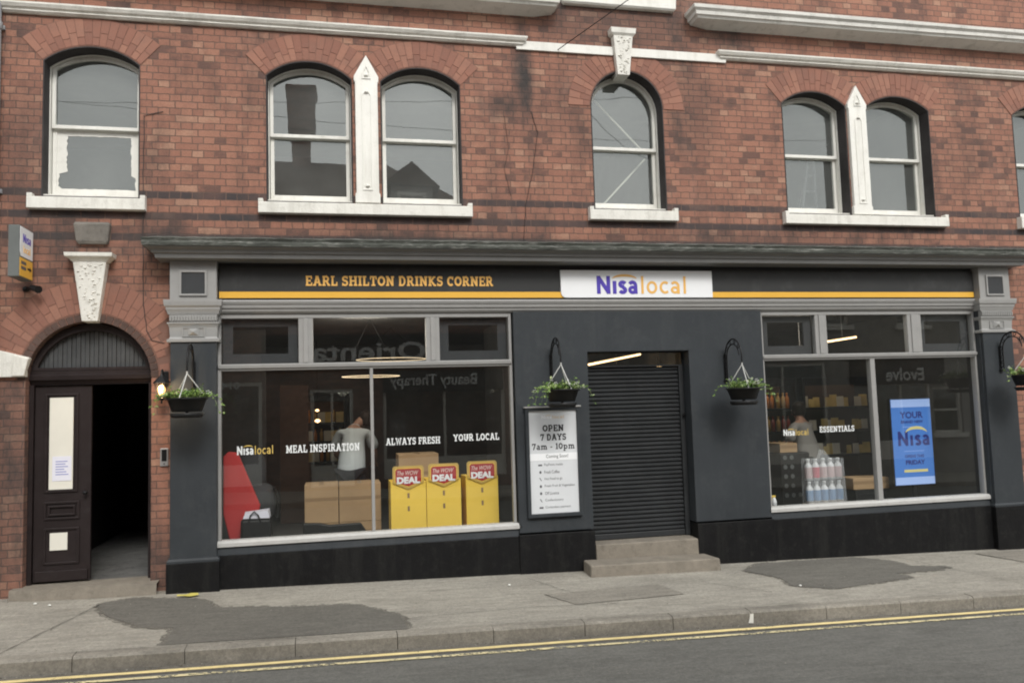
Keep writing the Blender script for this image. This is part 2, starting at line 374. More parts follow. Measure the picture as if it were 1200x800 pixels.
M['room'] = paint('upper_room_plaster', (0.34, 0.35, 0.34), 0.9, 0.08)
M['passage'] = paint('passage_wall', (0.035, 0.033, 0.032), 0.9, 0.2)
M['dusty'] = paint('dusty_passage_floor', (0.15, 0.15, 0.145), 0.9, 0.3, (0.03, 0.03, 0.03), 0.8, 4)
M['darkgrey'] = paint('charcoal_fabric', (0.05, 0.052, 0.055), 0.8, 0.1)
M['vinyl'] = paint('white_window_vinyl', (0.78, 0.80, 0.80), 0.5, 0.01, bump=0.0)
M['vinylgold'] = paint('gold_window_vinyl', (0.62, 0.44, 0.12), 0.5, 0.01, bump=0.0)
M['glass'] = glass('shop_glass', 1.88, (0.95, 0.96, 0.955), wav=0.015, haze=0.012)
M['upglass'] = glass('sash_glass', 2.3, (0.85, 0.88, 0.86), wav=0.05, haze=0.12)
M['lunette'] = paint('dim_reeded_glass', (0.075, 0.078, 0.08), 0.3, 0.25, bump=0.1)
M['tube'] = emit('warm_light_tube', (1.0, 0.66, 0.32), 2.2)
M['ringlight'] = emit('warm_ring_light', (1.0, 0.78, 0.5), 0.8)
M['bulb'] = emit('bulb', (1.0, 0.6, 0.28), 2.5)
M['corniceg'] = paint('shop_cornice_paint', (0.17, 0.169, 0.166), 0.5, 0.08, (0.12, 0.12, 0.115), 0.4, 4, 0.08)
M['lampglow'] = emit('lantern_glow', (1.0, 0.56, 0.22), 1.5)
M['screen'] = emit('blue_screen', (0.045, 0.145, 0.42), 0.34)
M['screenpale'] = emit('screen_pale', (0.24, 0.34, 0.58), 0.42)
M['screenink'] = emit('screen_navy', (0.015, 0.02, 0.13), 0.3)
M['screengold'] = emit('screen_yellow', (0.5, 0.45, 0.18), 0.3)
M['tile'] = paint('brown_roof_tile', (0.10, 0.060, 0.045), 0.85, 0.3, scale=8, bump=0.6)
M['render'] = paint('grey_render', (0.30, 0.29, 0.27), 0.9, 0.1)
def leafmat():
    t = NT('leaf'); g = t.node('ShaderNodeNewGeometry')
    t.col(t.ramp(g.outputs['Random Per Island'], [(0, (0.045, 0.10, 0.02)), (0.45, (0.11, 0.20, 0.035)), (0.75, (0.24, 0.34, 0.07)), (1, (0.40, 0.46, 0.24))]))
    t.b.inputs['Roughness'].default_value = 0.55; return t.m
M['leaf'] = leafmat()
M['petal'] = paint('white_petal', (0.8, 0.8, 0.76), 0.6, 0.02)
def tarmac(name, c, sp, speck=0.35, scale=140, big=0.25, stain=(0.05, 0.048, 0.044), stain_amt=0.35, agg=None):
    t = NT(name); v = t.coord(); f = t.noise(v, scale, 3, 0.8); b = t.noise(v, 1.1, 7, 0.68); b2 = t.noise(t.coord((0.35, 1.4, 1)), 3.0, 7, 0.7)
    cc = t.ramp(b, [(0.25, tuple(x*(1-big) for x in c)), (0.75, tuple(x*(1+big) for x in c))])
    cc = t.mix(t.ramp(b2, [(0.5, (0, 0, 0)), (0.78, (stain_amt,)*3)]), cc, stain)
    cc = t.mix(t.ramp(f, [(0.52, (0, 0, 0)), (0.72, (speck,)*3)]), cc, sp)
    f2 = t.noise(v, scale*0.45, 4, 0.8)
    cc = t.mix(t.ramp(f2, [(0.3, (speck*0.9,)*3), (0.48, (0, 0, 0))]), cc, tuple(x*0.35 for x in c))
    m1 = t.noise(v, 30, 6, 0.85); cc = t.mix(0.45, cc, t.ramp(m1, [(0.3, (0.12, 0.12, 0.12)), (0.7, (0.86, 0.86, 0.86))]), 'OVERLAY')
    m2 = t.noise(t.coord((0.5, 2.2, 1)), 7, 7, 0.75); cc = t.mix(0.5, cc, t.ramp(m2, [(0.3, (0.3, 0.3, 0.3)), (0.7, (0.7, 0.7, 0.7))]), 'OVERLAY')
    vg = t.node('ShaderNodeTexVoronoi'); vg.inputs['Scale'].default_value = 3.1; vg.inputs['Randomness'].default_value = 1.0; t.link(v, vg.inputs['Vector'])
    cc = t.mix(t.ramp(vg.outputs['Distance'], [(0.035, (0.35,)*3), (0.06, (0, 0, 0))]), cc, tuple(x*0.4 for x in c))
    if agg:
        vo = t.node('ShaderNodeTexVoronoi'); vo.inputs['Scale'].default_value = 55; t.link(v, vo.inputs['Vector'])
        cc = t.mix(t.ramp(vo.outputs['Distance'], [(0.10, (0.5,)*3), (0.22, (0, 0, 0))]), cc, agg)
    t.col(cc); t.b.inputs['Roughness'].default_value = 0.85; t.bump(t.math('ADD', f, f2), 0.55, 0.006); return t.m
M['road'] = tarmac('asphalt', (0.130, 0.128, 0.118), (0.23, 0.225, 0.17), 0.5, 120, 0.15, agg=(0.15, 0.15, 0.14))
M['gutter'] = tarmac('gutter_asphalt', (0.14, 0.13, 0.11), (0.22, 0.17, 0.15), 0.4, 150, 0.2)
M['pave'] = tarmac('worn_pavement', (0.305, 0.285, 0.245), (0.40, 0.38, 0.335), 0.4, 130, 0.2, (0.13, 0.118, 0.095), 0.6)
M['patchdark'] = tarmac('dark_patch_tarmac', (0.128, 0.121, 0.105), (0.2, 0.19, 0.17), 0.35, 130, 0.15, (0.12, 0.115, 0.10), 0.5)
M['patchmid'] = tarmac('mid_patch_tarmac', (0.235, 0.217, 0.185), (0.32, 0.30, 0.26), 0.35, 130, 0.15)
M['kerb'] = tarmac('granite_kerb', (0.25, 0.23, 0.195), (0.34, 0.32, 0.28), 0.35, 110, 0.22, (0.08, 0.075, 0.065), 0.6)
M['earth'] = tarmac('verge_ground', (0.09, 0.10, 0.06), (0.12, 0.13, 0.08), 0.3, 40)
def worn_paint(name, c, lo, hi):
    t = NT(name); v = t.coord(); t.col(t.ramp(t.noise(v, 8, 6), [(0.3, tuple(x*0.75 for x in c)), (0.7, c)])); t.b.inputs['Roughness'].default_value = 0.7
    n = t.noise(v, 30, 6, 0.75); n2 = t.noise(v, 1.7, 3)
    a = t.ramp(t.math('ADD', t.math('MULTIPLY', n, 0.65), t.math('MULTIPLY', n2, 0.35)), [(lo, (0, 0, 0)), (hi, (1, 1, 1))])
    t.link(a, t.b.inputs['Alpha']); return t.m
M['line'] = worn_paint('yellow_line_paint', (0.86, 0.70, 0.34), 0.36, 0.43)
M['linew'] = worn_paint('worn_yellow_line_paint', (0.78, 0.68, 0.40), 0.46, 0.50)
M['patchedge'] = worn_paint('feathered_patch_edge', (0.175, 0.163, 0.14), 0.42, 0.56)

# ------------------------------------------------------------------ lettering
def arcp(cx, cy, rx, ry, a0, a1, n=12):
    return [(cx+rx*math.cos(R(a0+(a1-a0)*k/n)), cy+ry*math.sin(R(a0+(a1-a0)*k/n))) for k in range(n+1)]
def ribbon(pts, t):
    pts = [Vector(p) for p in pts]; closed = (pts[0]-pts[-1]).length < 1e-6
    L = []; Rr = []; n = len(pts)
    for i, p in enumerate(pts):
        a = pts[i-1] if i > 0 else (pts[-2] if closed else None); b = pts[i+1] if i < n-1 else (pts[1] if closed else None)
        d0 = (p-a).normalized() if a is not None else None; d1 = (b-p).normalized() if b is not None else None
        if d0 is None: d0 = d1
        if d1 is None: d1 = d0
        nn = Vector((-(d0+d1).y, (d0+d1).x)); nn.normalize()
        k = 1/max(0.45, nn.dot(Vector((-d0.y, d0.x))))
        L.append(p+nn*t/2*k); Rr.append(p-nn*t/2*k)
    if closed: return [('ring', [tuple(q) for q in L[:-1]], [tuple(q) for q in Rr[:-1]])]
    return [('poly', [tuple(q) for q in L+Rr[::-1]], None)]
SLAB = {}; T = 0.2
def gl(ch, w, strokes, serifs=()):
    s = [(p, 1.0) if not isinstance(p[0], list) else p for p in strokes]
    for (x, y, ww) in serifs: s.append(([(x-ww/2, y), (x+ww/2, y)], 0.75))
    SLAB[ch] = (w, s)
b_, t_ = 0.075, 0.925
gl('E', .78, [[(.2,0),(.2,1)], ([(.05,t_),(.72,t_)],.75), ([(.05,b_),(.74,b_)],.75), ([(.2,.5),(.56,.5)],.7), ([(.68,.68),(.68,1)],.6), ([(.70,0),(.70,.32)],.6), ([(.54,.38),(.54,.62)],.5)])
gl('F', .74, [[(.2,0),(.2,1)], ([(.05,t_),(.70,t_)],.75), ([(.2,.5),(.56,.5)],.7), ([(.66,.68),(.66,1)],.6), ([(.54,.38),(.54,.62)],.5)], [(.22,b_,.42)])
gl('A', .98, [[(.47,1.0),(.2,.05)], [(.51,1.0),(.78,.05)], ([(.3,.34),(.68,.34)],.65)], [(.17,b_,.34),(.81,b_,.34),(.42,t_,.24)])
gl('R', .9, [[(.2,0),(.2,1)], ([(.2,t_),(.46,t_)]+arcp(.46,.70,.2,.225,90,-90)+[(.2,.475)],.85), ([(.48,.47),(.72,.05)],1.0)], [(.2,b_,.36),(.76,b_,.24),(.13,t_,.2)])
gl('L', .76, [[(.2,0),(.2,1)], ([(.05,b_),(.72,b_)],.75), ([(.68,0),(.68,.38)],.6)], [(.22,t_,.42)])
gl('S', .74, [(arcp(.37,.715,.235,.205,25,270,14)+arcp(.37,.29,.245,.215,90,-155,14)[1:],.9), ([(.62,.70),(.62,1)],.45), ([(.1,0),(.1,.32)],.45)])
gl('H', .98, [[(.22,0),(.22,1)], [(.76,0),(.76,1)], ([(.22,.5),(.76,.5)],.75)], [(.22,b_,.4),(.22,t_,.4),(.76,b_,.4),(.76,t_,.4)])
gl('I', .46, [[(.23,0),(.23,1)]], [(.23,b_,.42),(.23,t_,.42)])
gl('T', .84, [[(.42,0),(.42,1)], ([(.08,t_),(.76,t_)],.75), ([(.1,.66),(.1,1)],.55), ([(.74,.66),(.74,1)],.55)], [(.42,b_,.44)])
gl('O', .9, [(arcp(.45,.5,.33,.4,0,360,24),1.0)])
gl('C', .82, [(arcp(.45,.5,.32,.4,48,312,20),1.0), ([(.70,.62),(.70,1)],.5)])
gl('G', .88, [(arcp(.45,.5,.32,.4,48,330,20),1.0), ([(.70,.62),(.70,1)],.5), ([(.74,.05),(.74,.42)],.8)], [(.68,.42,.34)])
gl('N', .98, [[(.22,0),(.22,1)], [(.76,0),(.76,1)], [(.20,.97),(.78,.03)]], [(.2,b_,.36),(.14,t_,.24),(.78,t_,.36)])
gl('D', .9, [[(.2,0),(.2,1)], (([(.06,t_),(.42,t_)]+arcp(.42,.5,.31,.425,90,-90,16)+[(.06,b_)]),.85)])
gl('K', .96, [[(.22,0),(.22,1)], ([(.3,.48),(.70,.93)],.9), ([(.36,.54),(.76,.05)],.95)], [(.22,b_,.38),(.22,t_,.38),(.72,t_,.3),(.8,b_,.3)])
gl('P', .84, [[(.2,0),(.2,1)], ([(.06,t_),(.48,t_)]+arcp(.48,.67,.2,.255,90,-90)+[(.2,.415)],.85)], [(.23,b_,.42)])
gl('M', 1.16, [[(.22,0),(.22,1)], [(.94,0),(.94,1)], ([(.24,.95),(.58,.2),(.92,.95)],.9)], [(.22,b_,.38),(.94,b_,.38),(.15,t_,.26),(1.01,t_,.26)])
gl('Y', .94, [[(.47,0),(.47,.45)], ([(.47,.42),(.2,.94)],.9), ([(.47,.42),(.74,.94)],.9)], [(.47,b_,.42),(.18,t_,.34),(.77,t_,.34)])
gl('W', 1.24, [([(.2,.95),(.38,.05),(.62,.85),(.86,.05),(1.04,.95)],.9)], [(.19,t_,.34),(1.05,t_,.34)])
gl('U', .94, [([(.22,1),(.22,.34)]+arcp(.47,.34,.25,.25,180,360)+[(.72,.34),(.72,1)],.95)], [(.2,t_,.36),(.74,t_,.36)])
gl('V', .96, [([(.2,.95),(.48,.05),(.76,.95)],.95)], [(.18,t_,.34),(.78,t_,.34)])
gl('7', .74, [([(.1,t_),(.64,t_),(.3,0)],.9), ([(.12,.66),(.12,1)],.6)])
gl('1', .5, [[(.27,0),(.27,1)], ([(.08,.8),(.25,.95)],.7)], [(.26,b_,.42)])
gl('0', .78, [(arcp(.39,.5,.27,.4,0,360,22),.95)])
gl('-', .5, [([(.08,.38),(.42,.38)],.8)])
gl('a', .74, [(arcp(.33,.22,.2,.16,0,360,18),.75), ([(.54,0),(.54,.5)]+arcp(.34,.5,.2,.16,0,140,8)[1:],.85)], [(.6,.07,.2)])
gl('m', 1.18, [([(.22,0),(.22,.68)],.9), (arcp(.42,.42,.2,.2,150,0,10)+[(.62,0)],.9), (arcp(.80,.42,.18,.2,160,0,10)+[(.98,0)],.9)], [(.2,.06,.34),(.62,.06,.28),(.99,.06,.32),(.14,.62,.2)])
gl('p', .84, [([(.22,-.3),(.22,.68)],.9), (arcp(.46,.33,.24,.26,0,360,18),.85)], [(.22,-.26,.38),(.14,.62,.2)])
SANS = {
 'N': (.94, [([(.17,0),(.17,1)],1), ([(.77,0),(.77,1)],1), ([(.15,.96),(.79,.04)],1)]),
 'i': (.36, [([(.18,0),(.18,.72)],1)]),
 's': (.58, [(arcp(.29,.53,.17,.12,20,270,10)+arcp(.28,.205,.18,.125,90,-160,10)[1:],.9)]),
 'a': (.66, [(arcp(.29,.22,.18,.145,0,360,16),.85), ([(.49,0),(.49,.46)]+arcp(.29,.46,.20,.19,0,150,9)[1:],.9)]),
 'l': (.30, [([(.15,0),(.15,1.0)],.85)]),
 'o': (.70, [(arcp(.35,.36,.24,.29,0,360,20),.85)]),
 'c': (.60, [(arcp(.36,.36,.25,.29,50,310,16),.85)]),
}
def text_shapes(s, font, t, track=0.06):
    polys = []; holes = []; x = 0; out = []
    for ch in s:
        if ch == ' ': x += 0.42; continue
        w, st = font[ch]
        shapes = []
        for pts, k in st:
            for kind, a, b in ribbon(pts, t*k): shapes.append((kind, [(p[0]+x, p[1]) for p in a], [(p[0]+x, p[1]) for p in b] if b else None))
        out.append(shapes); x += w+track
    return out, x-track
def union_tris(shapes):
    vs = []; es = []
    for kind, a, b in shapes:
        for poly in ((a, b) if b else (a,)):
            n = len(vs); vs += [Vector(p) for p in poly]; es += [(n+i, n+(i+1) % len(poly)) for i in range(len(poly))]
    r = delaunay_2d_cdt(vs, es, [], 0, 1e-5); V, F = r[0], r[2]; out = []
    for f in F:
        c = sum((V[i] for i in f), Vector((0, 0)))/3; ok = False
        for kind, a, b in shapes:
            if kind == 'poly':
                # ribbons that bend may self-overlap: test their quads
                h = len(a)//2
                for i in range(h-1):
                    if inside(c, [a[i], a[i+1], a[-2-i], a[-1-i]]): ok = True; break
            elif inside(c, a) != inside(c, b): ok = True
            if ok: break
        if ok:
            p, q, s = (V[i] for i in f); out.append(tuple(f) if (q-p).cross(s-p) > 0 else tuple(f)[::-1])
    return [(v.x, v.y) for v in V], out
def letters(s, font, x0, x1, z0, z1, y, mat, name, parent, t=T, depth=0.006, top=1.0, arcmat=None, track=0.06, mirror=False):
    """lettering as flat shapes of 'depth', its face at y, fitted to x0..x1 and baseline z0, cap height z1"""
    sh, W = text_shapes(s, font, t, track); mb = MB(); sx = (x1-x0)/W; sz = (z1-z0)/top
    for g in sh:
        V, F = union_tris(g); mb.solid([(x0+v[0]*sx, z0+v[1]*sz) for v in V], F, y, y+depth, back=False)
    return mb.build(name, mat, parent, fix=False)
def btext(s, x0, x1, z0, z1, y, mat, name, parent, bold=0.0, depth=0.002, flip=False, shear=0.0, align=None):
    cu = bpy.data.curves.new('t', 'FONT'); cu.body = s; cu.offset = bold; cu.shear = shear; cu.resolution_u = 3
    o = bpy.data.objects.new('t', cu); col.objects.link(o)
    dg = bpy.context.evaluated_depsgraph_get(); me = bpy.data.meshes.new_from_object(o.evaluated_get(dg), depsgraph=dg)
    bpy.data.objects.remove(o)
    xs = [v.co.x for v in me.vertices]; ys = [v.co.y for v in me.vertices]; a0, a1, c0, c1 = min(xs), max(xs), min(ys), max(ys)
    if x1 is None: x1 = x0 + (a1-a0)*(z1-z0)/(c1-c0)
    off = wloc(parent) if parent else Vector((0, 0, 0))
    for v in me.vertices:
        xx = x0+(v.co.x-a0)/(a1-a0)*(x1-x0); zz = z0+(v.co.y-c0)/(c1-c0)*(z1-z0)
        v.co = (xx-off.x, y-off.y, zz-off.z)
    me.name = name; me.materials.clear(); me.materials.append(mat)
    ob = bpy.data.objects.new(name, me); col.objects.link(ob); ob.parent = parent
    return ob

# ------------------------------------------------------------------ ground
def strip(name, y0, y1, dz, mat, xs, kind='structure', h=None):
    mb = MB(); n = len(xs); vs = []
    for x in xs: vs += [(x, y0, gz(x, y0)+dz(y0)), (x, y1, gz(x, y1)+dz(y1))]
    mb.add(vs, [(2*i, 2*i+2, 2*i+3, 2*i+1) for i in range(n-1)])
    o = mb.build(name, mat); o['kind'] = kind; return o
xs = [-400, -30, -12, 0, 12, 30, 400]
strip('pavement', -1.95, 0.25, lambda y: 0.0, M['pave'], xs)
strip('road', -9.0+0.45, -2.05, lambda y: ROAD - (0 if y > -3 else 0.0), M['road'], xs)
mb = MB(); n = len(xs); vs = []
for x in xs: vs += [(x, -400, gz(x, -2.07)-0.5), (x, -8.45, gz(x, -2.07)-0.5), (x, 0.3, gz(x, -2.07)-0.45), (x, 400, gz(x, -2.07)-0.45)]
for i in range(n-1):
    for k in range(3): mb.add([vs[4*i+k], vs[4*i+4+k], vs[4*i+5+k], vs[4*i+1+k]], [(0, 1, 2, 3)])
mb.build('terrain', M['earth'])['kind'] = 'structure'
strip('far_pavement', -11.2, -8.67, lambda y: 0.0, M['pave'], xs)
def kerb(name, y0, y1, joints, gap=0.006):
    mb = MB(); 
    for a, b in zip(joints[:-1], joints[1:]):
        sgn = random.uniform(-.003, .003); a2, b2 = a+gap/2, b-gap/2
        z = lambda x, d: gz(x, -2.07)+d+sgn
        c = 0.018
        for (ya, yb, front) in ((y0, y1, True),):
            prof = [(y0, -0.32), (y0, -c), (y0+c, 0.0), (y1, 0.004), (y1, -0.32)] if name == 'kerb' else [(y0, -0.32), (y0, 0.004), (y1-c, 0.0), (y1, -c), (y1, -0.32)]
            vs = [(a2, p, z(a2, d)) for p, d in prof]+[(b2, p, z(b2, d)) for p, d in prof]
            mb.add(vs, [(0,1,2,3,4), (9,8,7,6,5), (0,5,6,1), (1,6,7,2), (2,7,8,3), (3,8,9,4)])
    o = mb.build(name, M['kerb'], bevel=0.0); o['kind'] = 'structure'; return o
kerb('kerb', -2.07, -1.945, [-12, -10.5, -9.7, -8.4, -7.2, -6, -5.2, -4.4, -3.55, -2.75, -1.94, -1.14, -0.31, .5, 1.3, 2.1, 2.91, 3.66, 4.42, 5.2, 6.0, 6.8, 7.6, 8.4, 9.2, 10, 12, 14, 16, 18])
kerb('far_kerb', -8.68, -8.55, [-12+0.9*k for k in range(34)])
# channel of older tarmac and the double yellow line
strip('gutter', -2.26, -2.071, lambda y: ROAD+0.004, M['gutter'], xs)
def wavy(name, ya, yb, dz, mat, x0=-14, x1=20, jit=0.004):
    mb = MB(); n = 260; vs = []
    for i in range(n+1):
        x = x0+(x1-x0)*i/n; vs += [(x, ya+random.uniform(-jit, jit), gz(x, -2.07)+dz), (x, yb+random.uniform(-jit, jit), gz(x, -2.07)+dz)]
    mb.add(vs, [(2*i, 2*i+2, 2*i+3, 2*i+1) for i in range(n)]); o = mb.build(name, mat); o['kind'] = 'structure'
wavy('road_marking', -2.235, -2.175, ROAD+0.008, M['line'])
wavy('road_marking', -2.375, -2.325, ROAD+0.008, M['linew'])
def patch(poly, mat, dz=0.004, jag=0.008):
    pts = []
    for i, p in enumerate(poly):
        q = poly[(i+1) % len(poly)]; d = math.hypot(q[0]-p[0], q[1]-p[1]); n = max(1, int(d/0.035))
        for k in range(n): pts.append((p[0]+(q[0]-p[0])*k/n+random.uniform(-jag, jag), min(-0.16, max(-1.93, p[1]+(q[1]-p[1])*k/n+random.uniform(-jag, jag)))))
    cx_ = sum(p[0] for p in pts)/len(pts); cy_ = sum(p[1] for p in pts)/len(pts); k_ = []
    for p, q in zip(pts, pts[1:]+pts[:1]):      # a ragged, worn margin just outside the repair
        d = math.hypot(q[0]-p[0], q[1]-p[1])+1e-6; w_ = random.uniform(.02, .07); s_ = 1 if sum((b[0]-a[0])*(b[1]+a[1]) for a, b in zip(poly, poly[1:]+poly[:1])) > 0 else -1
        k_.append((p[0]-(q[1]-p[1])/d*w_*s_, min(-0.16, max(-1.935, p[1]+(q[0]-p[0])/d*w_*s_))))
    mb = MB(); n_ = len(pts)
    if mat is M['patchdark']: mb.add([(x, y, gz(x, y)+.0035) for x, y in pts]+[(x, y, gz(x, y)+.0035) for x, y in k_], [(i, (i+1) % n_, n_+(i+1) % n_, n_+i) for i in range(n_)]).build('pavement_patch', M['patchedge'])['kind'] = 'structure'
    V, F = region([pts]); mb = MB(); mb.add([(x, y, gz(x, y)+dz) for x, y in V], F)
    o = mb.build('pavement_patch', mat); o['kind'] = 'structure'; return o
patch([(-2.17,-.47),(-1.9,-.3),(-1.3,-.45),(-1.05,-.85),(-.36,-.97),(.2,-1.02),(.42,-1.3),(.57,-1.5),(.60,-1.93),(-.32,-1.93),(-1.31,-1.93),(-1.33,-1.45),(-1.62,-1.34),(-2.0,-.9)], M['patchdark'])
patch([(4.42,-.55),(4.75,-.25),(6.0,-.17),(6.3,-.42),(6.35,-.75),(6.75,-.86),(6.5,-.98),(5.95,-1.02),(6.0,-1.22),(5.5,-1.36),(4.9,-1.5),(4.55,-1.28),(4.62,-.95)], M['patchdark'])
patch([(2.0,-1.05),(3.25,-.9),(3.35,-1.35),(2.2,-1.5)], M['patchmid'])
patch([(-5.5,-.5),(-3.9,-.4),(-3.7,-1.5),(-5.6,-1.8)], M['patchmid'])
patch([(7.6,-.3),(9.4,-.2),(9.3,-1.2),(7.9,-1.3)], M['patchmid'])
# cracks: thin dark filled seams
def seam(pts, w=0.008):
    mb = MB(); 
    for (a, b) in zip(pts[:-1], pts[1:]):
        n = max(2, int(math.hypot(b[0]-a[0], b[1]-a[1])/0.06)); vs = []
        dx, dy = b[0]-a[0], b[1]-a[1]; L = math.hypot(dx, dy); nx, ny = -dy/L*w/2, dx/L*w/2
        for k in range(n+1):
            j = random.uniform(-.008, .008); x = a[0]+dx*k/n+ny*0+j; y = a[1]+dy*k/n+j; q = random.uniform(.4, 1.2)
            vs += [(x-nx*q, y-ny*q, gz(x, y)+.008), (x+nx*q, y+ny*q, gz(x, y)+.008)]
        mb.add(vs, [(2*i, 2*i+1, 2*i+3, 2*i+2) for i in range(n)])
    o = mb.build('pavement_joint', M['black']); o['kind'] = 'structure'
seam([(-2.5,-1.9),(-2.15,-.5)]); seam([(.6,-1.62),(1.7,-1.5),(2.6,-1.55)], .006); seam([(3.7,-.9),(4.2,-1.5)], .006); seam([(2.3,-1.1),(2.0,-.35)], .006); seam([(6.5,-.2),(6.9,-1.9)], .005)

# grit, leaf scraps and dust that gather in the channel, on the pavement and against the plinths
rnd = random.Random(21); mb = MB()
def bit(x, y, z, r):
    a = rnd.uniform(0, 3.1); c, s_ = math.cos(a)*r, math.sin(a)*r; k = rnd.uniform(.4, 1)
    mb.add([(x-c, y-s_, z), (x+s_*k, y-c*k, z), (x+c, y+s_, z), (x-s_*k, y+c*k, z), (x, y, z+r*.5)], [(0, 1, 4), (1, 2, 4), (2, 3, 4), (3, 0, 4)])
for i in range(900):
    x = rnd.uniform(-6, 12); y = -2.08-abs(rnd.gauss(0, .035)); bit(x, y, gz(x, -2.07)+ROAD+.009, rnd.uniform(.003, .010))
for i in range(500):
    x = rnd.uniform(-6, 12); y = rnd.uniform(-1.9, -.15) if i % 2 else -.14-abs(rnd.gauss(0, .05)); bit(x, y, gz(x, y)+.006, rnd.uniform(.003, .009))
for i in range(350):
    x = rnd.uniform(-6, 12); y = rnd.uniform(-5, -2.1); bit(x, y, gz(x, -2.07)+ROAD+.004, rnd.uniform(.003, .008))
gm = NT('grit'); g_ = gm.node('ShaderNodeNewGeometry'); gm.col(gm.ramp(g_.outputs['Random Per Island'], [(0, (.05, .042, .032)), (.6, (.14, .12, .09)), (1, (.42, .40, .34))])); gm.b.inputs['Roughness'].default_value = .9
mb.build('street_grit', gm.m)['kind'] = 'stuff'

# ------------------------------------------------------------------ the brick building
B = thing('brick_building', 'two storey red brick terrace with white arched sash windows above a dark grey shopfront', 'building', (3.4, 0, 0))
H1 = 9.4; XL, XR = -9.0, 17.0
WINS = [(-2.86, -1.93, 4.06, 5.49, 5.665), (-0.66, 0.26, 4.06, 5.46, 5.645), (0.57, 1.475, 4.06, 5.46, 5.645),
        (3.03, 3.945, 4.06, 5.305, 5.76), (5.53, 6.43, 4.06, 5.47, 5.64), (6.71, 7.655, 4.06, 5.47, 5.64),
        (8.94, 9.86, 4.06, 5.47, 5.64), (12.1, 13.0, 4.06, 5.47, 5.64)]
DOOR = (-2.975, -1.805, 0.0, 2.2, 2.785)
SHOP = [(-1.60, -0.9), (8.53, -0.9), (8.53, 3.46), (-1.60, 3.46)]
holes = [arch_poly(*w) for w in WINS] + [arch_poly(DOOR[0], DOOR[1], -0.5, DOOR[3], DOOR[4], 28)] + [SHOP]
V2, F2 = region([[(XL, -0.9), (XR, -0.9), (XR, H1), (XL, H1)]], holes)
# extrude to a 0.28 thick wall, reveals in the same mesh
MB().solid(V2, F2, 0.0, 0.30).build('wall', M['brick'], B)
mb = MB(); mb.box(XL, XR, 0.301, 6.5, H1-.25, H1-.05); mb.box(XL, XL+.25, .301, 6.5, -.9, H1-.26); mb.box(XR-.25, XR, .301, 6.5, -.9, H1-.26); mb.box(XL, XR, 6.501, 6.75, -.9, H1)
mb.build('wall', M['far_brick'], B)
mb = MB(); mb.add([(XL,-.12,H1),(XR,-.12,H1),(XR,3.4,H1+2.2),(XL,3.4,H1+2.2),(XL,6.8,H1),(XR,6.8,H1)], [(0,1,2,3),(3,2,5,4),(0,3,4),(1,5,2),(0,4,5,1)])
mb.build('roof', M['tile'], B)
# dark painted reveals lining each opening
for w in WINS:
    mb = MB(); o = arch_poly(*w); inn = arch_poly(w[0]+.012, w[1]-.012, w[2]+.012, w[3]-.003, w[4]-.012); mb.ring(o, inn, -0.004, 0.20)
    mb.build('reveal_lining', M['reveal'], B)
o = arch_poly(DOOR[0], DOOR[1], -.2, DOOR[3], DOOR[4], 28); i2 = arch_poly(DOOR[0]+.05, DOOR[1]-.05, -.2+.05, DOOR[3], DOOR[4]-.05, 28)
# rubbed brick arches
def voussoirs(x0, x1, zs, zc, length, lo=None, hi=None, amin=None, bw=0.076, skip=0):
    (pts, (xm, cz, Rr, a)) = arch(x0, x1, zs, zc)
    mb = MB(); n = max(6, int((math.pi-2*a)*(Rr+length*.5)/bw)); da = (math.pi-2*a)/n
    for k in range(n):
        t0 = a+da*k+.0025/(Rr); t1 = a+da*(k+1)-.0025/(Rr); rad = [Rr+.014, Rr+length*.5-.003, Rr+length*.5+.003, Rr+length]
        if k % 2: rad = [Rr+.014, Rr+length*.33-.003, Rr+length*.33+.003, Rr+length]
        for ra, rb in ((rad[0], rad[1]), (rad[2], rad[3])):
            q = [(xm+r*math.cos(t), cz+r*math.sin(t)) for r, t in ((ra, t0), (rb, t0), (rb, t1), (ra, t1))]
            cx = sum(p[0] for p in q)/4
            if (lo is not None and min(p[0] for p in q) < lo) or (hi is not None and max(p[0] for p in q) > hi): continue
            d = random.uniform(-.001, .001)
            mb.plate(q[::-1] if False else q, -.0075+d, .01)
    o = mb.build('brick_arch', M['rubbed'], B); 
    mm = MB(); 
    ro, ri = Rr+length+.006, Rr+.002; N = 26
    P = [(xm+ro*math.cos(a+(math.pi-2*a)*k/N), cz+ro*math.sin(a+(math.pi-2*a)*k/N)) for k in range(N+1)] + [(xm+ri*math.cos(a+(math.pi-2*a)*k/N), cz+ri*math.sin(a+(math.pi-2*a)*k/N)) for k in range(N, -1, -1)]
    if lo is not None: P = [(max(lo, x), z) for x, z in P]
    if hi is not None: P = [(min(hi, x), z) for x, z in P]
    V, F = region([P]) if lo is None and hi is None else region([P])
    mm.solid(V, F, -.0035, .01); mm.build('arch_mortar', M['mortar'], o)
voussoirs(*(-2.86, -1.93, 5.49, 5.665), .30)
voussoirs(-0.66, .26, 5.46, 5.645, .30, hi=.412); voussoirs(.57, 1.475, 5.46, 5.645, .30, lo=.418)
voussoirs(3.03, 3.945, 5.305, 5.76, .27)
voussoirs(5.53, 6.43, 5.47, 5.64, .30, hi=6.567); voussoirs(6.71, 7.655, 5.47, 5.64, .30, lo=6.573)
voussoirs(8.94, 9.86, 5.47, 5.64, .30); voussoirs(12.1, 13.0, 5.47, 5.64, .30)
voussoirs(DOOR[0]-.075, DOOR[1]+.075, 2.2, 2.785+.075, .33, hi=-1.62, bw=.08)
